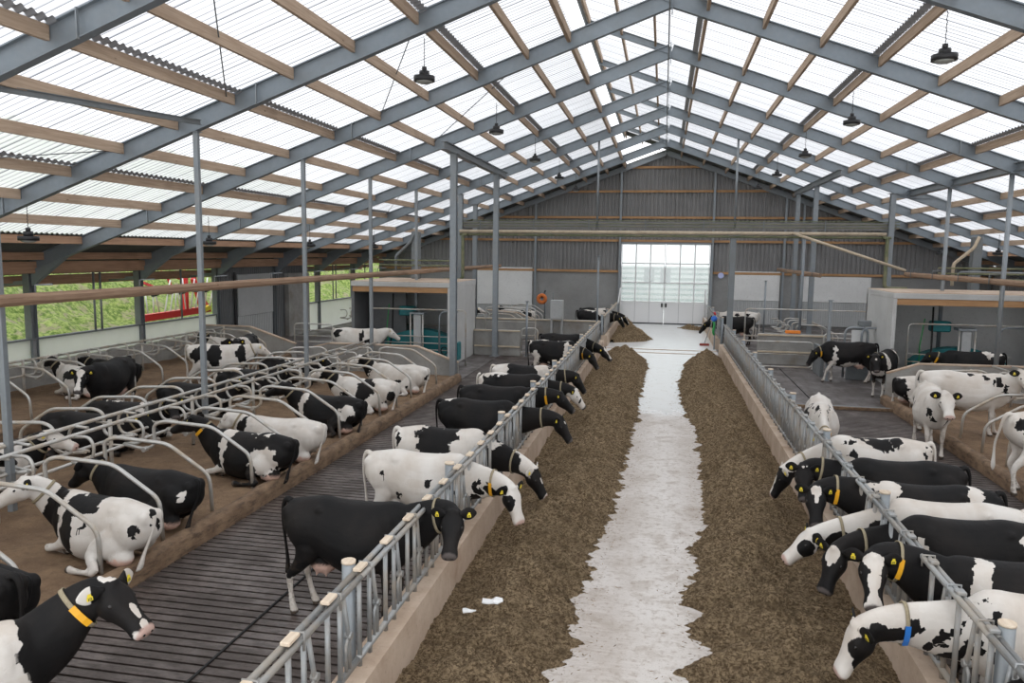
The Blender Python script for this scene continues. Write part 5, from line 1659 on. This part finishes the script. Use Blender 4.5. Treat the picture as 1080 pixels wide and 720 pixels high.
feeder(1, 12.75, (1.99, 12.4, .84), 65, 178, coat('r6', 'W', [('B', [(.52, .14, 1.36, .11, .10, .06), (.28, .05, 1.44, .11, .09, .05), (.42, .25, 1.2, .08, .1, .06), (.05, .10, 1.36, .17, .16, .12), (-.12, .14, 1.34, .15, .14, .15), (-.33, .10, 1.38, .09, .1, .12), (-.82, .16, 1.25, .05, .1, .10), (1.2, .1, 1.45, .05, .1, .05)] + WHEAD), ('W', [(1.66, 0, 1.46, .1, .05, .1), (1.78, 0, 1.33, .1, .07, .1)])], 18.9),
       'white cow with black spotted loin and a black and white face, right fence')
feeder(1, 5.75, (1.9, 5.3, .9), 60, 185, coat('r8', 'W', [('B', [(.2, .2, 1.2, .42, .4, .5), (.9, 0, 1.1, .35, .4, .5)])], 20.2), 'black and white cow at the very bottom right corner, mostly out of the frame')
feeder(1, 37.0, (2.0, 36.9, .95), 55, 185, coat('r9', 'B', [('W', TRI)], 21.3), 'black cow putting its head through the far right fence beside the broom')
make_cow(3.9, 40.3, 165, 'f_far', dict(poll=(1.35, 0, 1.2), pitch=50, yaw=0, legs=stand_legs((.05, -.05), (.05, -.05))), coat('r10', 'W', [('B', [(.1, .2, 1.25, .14, .2, .1), (-.4, .2, 1.3, .08, .2, .07)] + WHEAD)], 22.4), 'white cow with two dark dots far right beyond the fence column', s=S_)

# ---- standing cows
make_cow(3.18, 16.0, -98, 'r7', dict(poll=(1.30, .05, .85), pitch=55, yaw=0, legs=stand_legs((.1, -.05), (.06, -.08)), tail=.1),
         coat('r7', 'W', [('B', [(.55, .16, 1.36, .22, .05, .05), (.3, -.20, 1.34, .3, .05, .05), (.7, -.10, 1.40, .1, .04, .05), (.75, .1, 1.36, .06, .04, .05), (.1, .24, 1.3, .25, .06, .06), (.2, -.3, 1.2, .3, .08, .08)] + WHEAD)], 23.5), 'white cow with dark side streaks standing in the right alley, head towards the camera', plate='y', s=S_)
make_cow(5.8, 17.8, -98, 'w1', dict(poll=(1.28, .02, 1.44), pitch=48, yaw=4, legs=stand_legs((.0, .08), (.1, -.2)), tail=.0),
         coat('w1', 'W', [('B', [(.62, .27, 1.0, .10, .12, .08), (.70, .2, .85, .10, .14, .06), (.05, -.34, 1.05, .05, .1, .07), (-.5, -.3, 1.1, .05, .1, .07), (.8, -.18, 1.0, .08, .08, .12), (.86, -.12, .85, .06, .1, .06), (1.45, -.11, 1.36, .10, .05, .16)] + EARS)], 24.6), 'white cow standing in the right alley facing the camera with black ears', plate=None, collar=False, s=1.0, printed=True)
make_cow(6.95, 19.2, -12, 'w2', dict(poll=(1.05, -.25, 1.50), pitch=40, yaw=-70, legs=stand_legs((.1, -.05), (.1, -.2)), tail=.0),
         coat('w2', 'W', [('B', [(.62, -.2, 1.3, .05, .12, .12), (.74, -.2, 1.15, .07, .12, .12), (.52, -.2, 1.25, .04, .1, .07), (.84, -.2, 1.0, .06, .12, .07), (.36, -.2, 1.36, .05, .1, .05), (.05, -.15, 1.40, .10, .08, .05), (1.5, .11, 1.4, .12, .05, .12)] + EARS)], 25.7), 'cream white cow standing on the right bed behind the white one, black ears', collar=False, z=.15, s=1.0, printed=True)
make_cow(6.8, 14.5, 12, 'w3', dict(poll=(1.4, 0, 1.4), pitch=40, yaw=0, legs=stand_legs((.1, -.05), (.12, -.14)), tail=.35),
         coat('w3', 'W', [('B', [(-.72, -.18, 1.22, .20, .12, .14), (-.55, -.3, 1.0, .12, .14, .2)])], 26.8), 'white cow at the right edge seen from behind stepping onto the bed', z=.17, s=1.0)
make_cow(6.15, 27.2, 183, 'b1', dict(poll=(1.15, .15, 1.05), pitch=62, yaw=10, legs=stand_legs((.25, -.1), (.1, -.1)), tail=.1),
         coat('b1', 'B', [('W', [(.48, .2, .95, .08, .3, .40), (.55, .2, .55, .12, .3, .25), (-.05, .2, .64, .35, .25, .12)] + LEGSW)], 27.9), 'black cow with white shoulder stripe and yellow collar at the right rear gate', plate='y', s=S_)
make_cow(6.7, 24.95, -118, 'b2', dict(poll=(1.15, .0, 1.35), pitch=58, yaw=30, legs=stand_legs((.05, -.05), (.1, -.1)), tail=.1),
         coat('b2', 'B', [('W', [(.50, .2, 1.25, .08, .4, .3), (-.70, 0, 1.2, .14, .5, .6), (.8, 0, .8, .2, .2, .12), (1.57, 0, 1.53, .035, .03, .04)] + LEGSW)], 28.1), 'black cow with white rump band walking towards the camera round the right partition', s=S_, printed=True)
make_cow(9.35, 25.6, 180, 'b3', dict(poll=(1.25, .0, 1.25), pitch=50, yaw=-10, legs=stand_legs((.05, -.05), (.1, -.1)), tail=.1),
         coat('b3', 'B', [('W', [(-.55, .1, 1.36, .28, .2, .10), (.3, .2, .62, .15, .2, .08)])], 29.2), 'black cow with orange collar in front of the right milking robot', plate='y', s=S_)
make_cow(12.15, 25.7, 0, 'b3', None, coat('w4', 'W', [('B', [(-.2, .3, .8, .1, .1, .06)])], 30.3), 'dirty white cow at the right edge beside the milking room', collar=False, s=1.0)
make_cow(-5.12, 4.20, 55, 's1', dict(poll=(1.34, -.16, 1.56), pitch=40, yaw=-62, legs=stand_legs((.1, -.05), (.06, -.08)), tail=.1, ps=-1),
         coat('s1', 'W', [('B', [(1.0, 0, 1.1, .34, .5, .7), (1.25, 0, 1.3, .3, .3, .4), (1.5, 0, 1.4, .4, .2, .4)]), ('W', [(1.42, 0, 1.66, .10, .09, .06), (1.45, 0, 1.14, .10, .1, .07), (1.72, 0, 1.40, .07, .035, .07), (1.82, 0, 1.29, .06, .05, .05)])], 31.4), 'cow at the bottom left with black neck, white back and yellow numbered collar', plate='y', s=S_, printed=True)
make_cow(-6.35, 5.5, 178, 'b3', None, coat('s2', 'B', [('W', LEGSW)], 32.5), 'black cow standing in the nearest left stall, only its hindquarters in view', s=S_, z=.02)
make_cow(-13.3, 16.5, -80, 'a1', dict(poll=(1.22, .02, 1.30), pitch=55, yaw=8, legs=stand_legs((.05, -.05), (.1, -.1)), tail=.1),
         coat('a1', 'B', [('W', BLAZE + LEGSW + [(1.50, 0, 1.58, .1, .09, .08)])], 33.6), 'black cow with white blaze facing the camera in the inner left alley', collar=False, s=1.0, printed=True)
make_cow(-13.35, 22.9, -75, 'b2', None, coat('a3', 'B', [('W', [(.5, 0, 1.3, .25, .5, .3), (-.6, 0, .5, .4, .5, .45)] + LEGSW)], 34.7), 'black and white cow beside the second slim post in the inner left alley', s=S_, collar=False)
make_cow(-12.9, 20.6, 14, 'a4', dict(poll=(1.25, .1, 1.35), pitch=40, yaw=15, legs=stand_legs((.05, -.05), (.1, -.1)), tail=.1),
         coat('a4', 'W', [('B', [(-.6, -.2, 1.15, .2, .25, .22), (-.05, -.2, 1.1, .28, .3, .32), (.75, -.1, 1.15, .16, .3, .3)])], 35.8), 'white cow with ragged black flank patches crossing the inner left alley', s=S_)
make_cow(-10.9, 26.4, 4, 'a4', None, coat('a6', 'W', [('B', [(-.70, -.2, 1.25, .16, .2, .17), (.25, -.2, 1.1, .10, .3, .3), (.5, -.2, .9, .1, .3, .2)])], 36.9), 'white cow with two black patches waiting in front of the left milking room', s=S_, collar=False)

# ---- lying cows
def lyer(x, y, rz, var, ct, label, side_=1, plate=None, collar=True):
    P_ = {'a': dict(lie=True, poll=(1.22, .10, 1.00), pitch=25, yaw=10, legs=lie_legs(side_), side=side_),
          'b': dict(lie=True, poll=(1.10, .30, .98), pitch=30, yaw=60, legs=lie_legs(side_), side=side_),
          'c': dict(lie=True, poll=(1.15, -.22, .92), pitch=35, yaw=-50, legs=lie_legs(side_), side=side_),
          'd': dict(lie=True, poll=(1.18, .02, .80), pitch=45, yaw=0, legs=lie_legs(side_), side=side_)}[var]
    return make_cow(x, y, rz, 'ly' + var + str(side_), P_, ct, label, plate=plate, z=.165, s=S_, collar=collar)
FX = -7.30
lyer(FX + .25, 8.5, 168, 'b', coat('f1', 'W', [('B', [(.80, .1, 1.1, .28, .4, .5), (.15, .05, 1.35, .30, .35, .14), (.28, .3, 1.0, .17, .25, .30), (-.05, .35, 1.15, .05, .1, .07), (.62, .25, .62, .06, .1, .06), (-.80, .2, 1.15, .05, .1, .08), (-.92, 0, 1.2, .06, .06, .12)] + EARS[:1])], 38.2), 'white lying cow with black saddle and neck, nearest in the left front stall row')
lyer(FX, 9.75, 172, 'd', coat('f2', 'B', [('W', [(-.78, .2, 1.2, .06, .1, .08)])], 39.3), 'black lying cow behind the nearest white one in the left stalls')
lyer(FX + .25, 12.2, 172, 'a', coat('f3', 'B', [('W', [(.42, .1, 1.2, .12, .4, .5), (-.5, .2, 1.0, .30, .3, .30), (.5, 0, .5, .3, .5, .25), (-.3, 0, 1.47, .2, .12, .05)]), ('B', [(-.85, .1, 1.15, .16, .3, .2), (-.38, .2, 1.28, .18, .15, .1)])], 40.4), 'lying cow with black body, white shoulder band and collar plate in the left front row', plate='y')
lyer(FX + .2, 13.4, 176, 'd', coat('f4', 'W', [('B', [(.9, 0, 1.2, .2, .3, .3)])], 41.5), 'cream white lying cow half hidden behind the banded black cow')
lyer(FX + .1, 15.8, 170, 'a', coat('f5', 'B', [('W', [(.62, .1, 1.25, .12, .25, .35), (-.62, .25, 1.15, .17, .2, .20)])], 42.6), 'glossy black lying cow with a white hip patch in the left front row')
lyer(FX, 18.2, 172, 'a', coat('f6', 'W', [('B', [(-.15, .1, 1.1, .30, .4, .36), (-.85, .2, 1.0, .10, .2, .14), (.42, .2, 1.0, .2, .2, .15), (1.2, 0, 1.3, .3, .3, .4)])], 43.7), 'white lying cow with black barrel patch further up the left front row')
lyer(FX, 20.7, 174, 'a', coat('f7', 'W', [('B', [(.35, .2, 1.2, .06, .1, .05), (.1, .3, .95, .1, .1, .08), (-.15, .3, 1.0, .09, .1, .09), (-.65, .2, .85, .05, .1, .06), (-.9, .1, 1.1, .06, .1, .08), (1.2, 0, 1.3, .3, .3, .4)])], 44.8), 'white lying cow with a few black spots near the left end partition')
lyer(FX + .3, 6.35, 176, 'd', coat('f2', 'B', []), 'black lying cow at the left edge beside the standing hindquarters')
bk = [(9.2, 'l4', 'b', 'black lying cow in the back row, nearest of those under the head rails'),
      (10.5, 'f6', 'a', 'white and black lying cow under the head rails, second in the back row'),
      (12.9, 'l5', 'd', 'black lying cow under the head rails behind the collar plated one'),
      (14.1, 'f3', 'c', 'lying black cow with white band in the back row, left of the slim post'),
      (16.4, 'l9', 'a', 'lying dark cow with white blaze in the back row, right of the slim post'),
      (18.8, 'l6', 'b', 'lying cow with white back in the back row further up'),
      (21.2, 'l10', 'd', 'lying black cow with mottled back, last in the back row')]
for y, c, v, lab in bk: lyer(-10.95, y, 4, v, CO[c], lab, side_=-1)
lyer(-15.35, 18.0, 168, 'a', coat('k1', 'W', [('B', [(.2, .2, 1.2, .3, .3, .12), (-.5, .3, 1.0, .2, .3, .1), (-.3, .1, 1.4, .4, .06, .06), (1.2, 0, 1.3, .3, .3, .4)])], 45.9), 'white lying cow with thin black streaks in the wall row')
lyer(-15.35, 19.2, 172, 'd', coat('f2', 'B', []), 'black lying cow in the wall row beyond the streaked one')
lyer(-15.4, 25.2, 170, 'a', CO['f6'], 'black and white lying cow at the far end of the wall row')
lyer(7.2, 22.4, 0, 'a', coat('k2', 'W', [('B', [(-.85, 0, 1.1, .28, .5, .3), (-.3, -.1, 1.4, .12, .2, .1)])], 46.1), 'lying cow with black rump in the right stalls behind the white cow')
lyer(-7.9, 42.6, 178, 'a', CO['k1'], 'far lying black and white cow below the orange brush', collar=False)
lyer(-7.9, 41.4, 178, 'd', CO['f3'], 'far lying black cow left of the orange brush', collar=False)
lyer(-10.9, 40.4, 0, 'a', CO['f7'], 'far lying spotted cow behind the left milking room', collar=False)
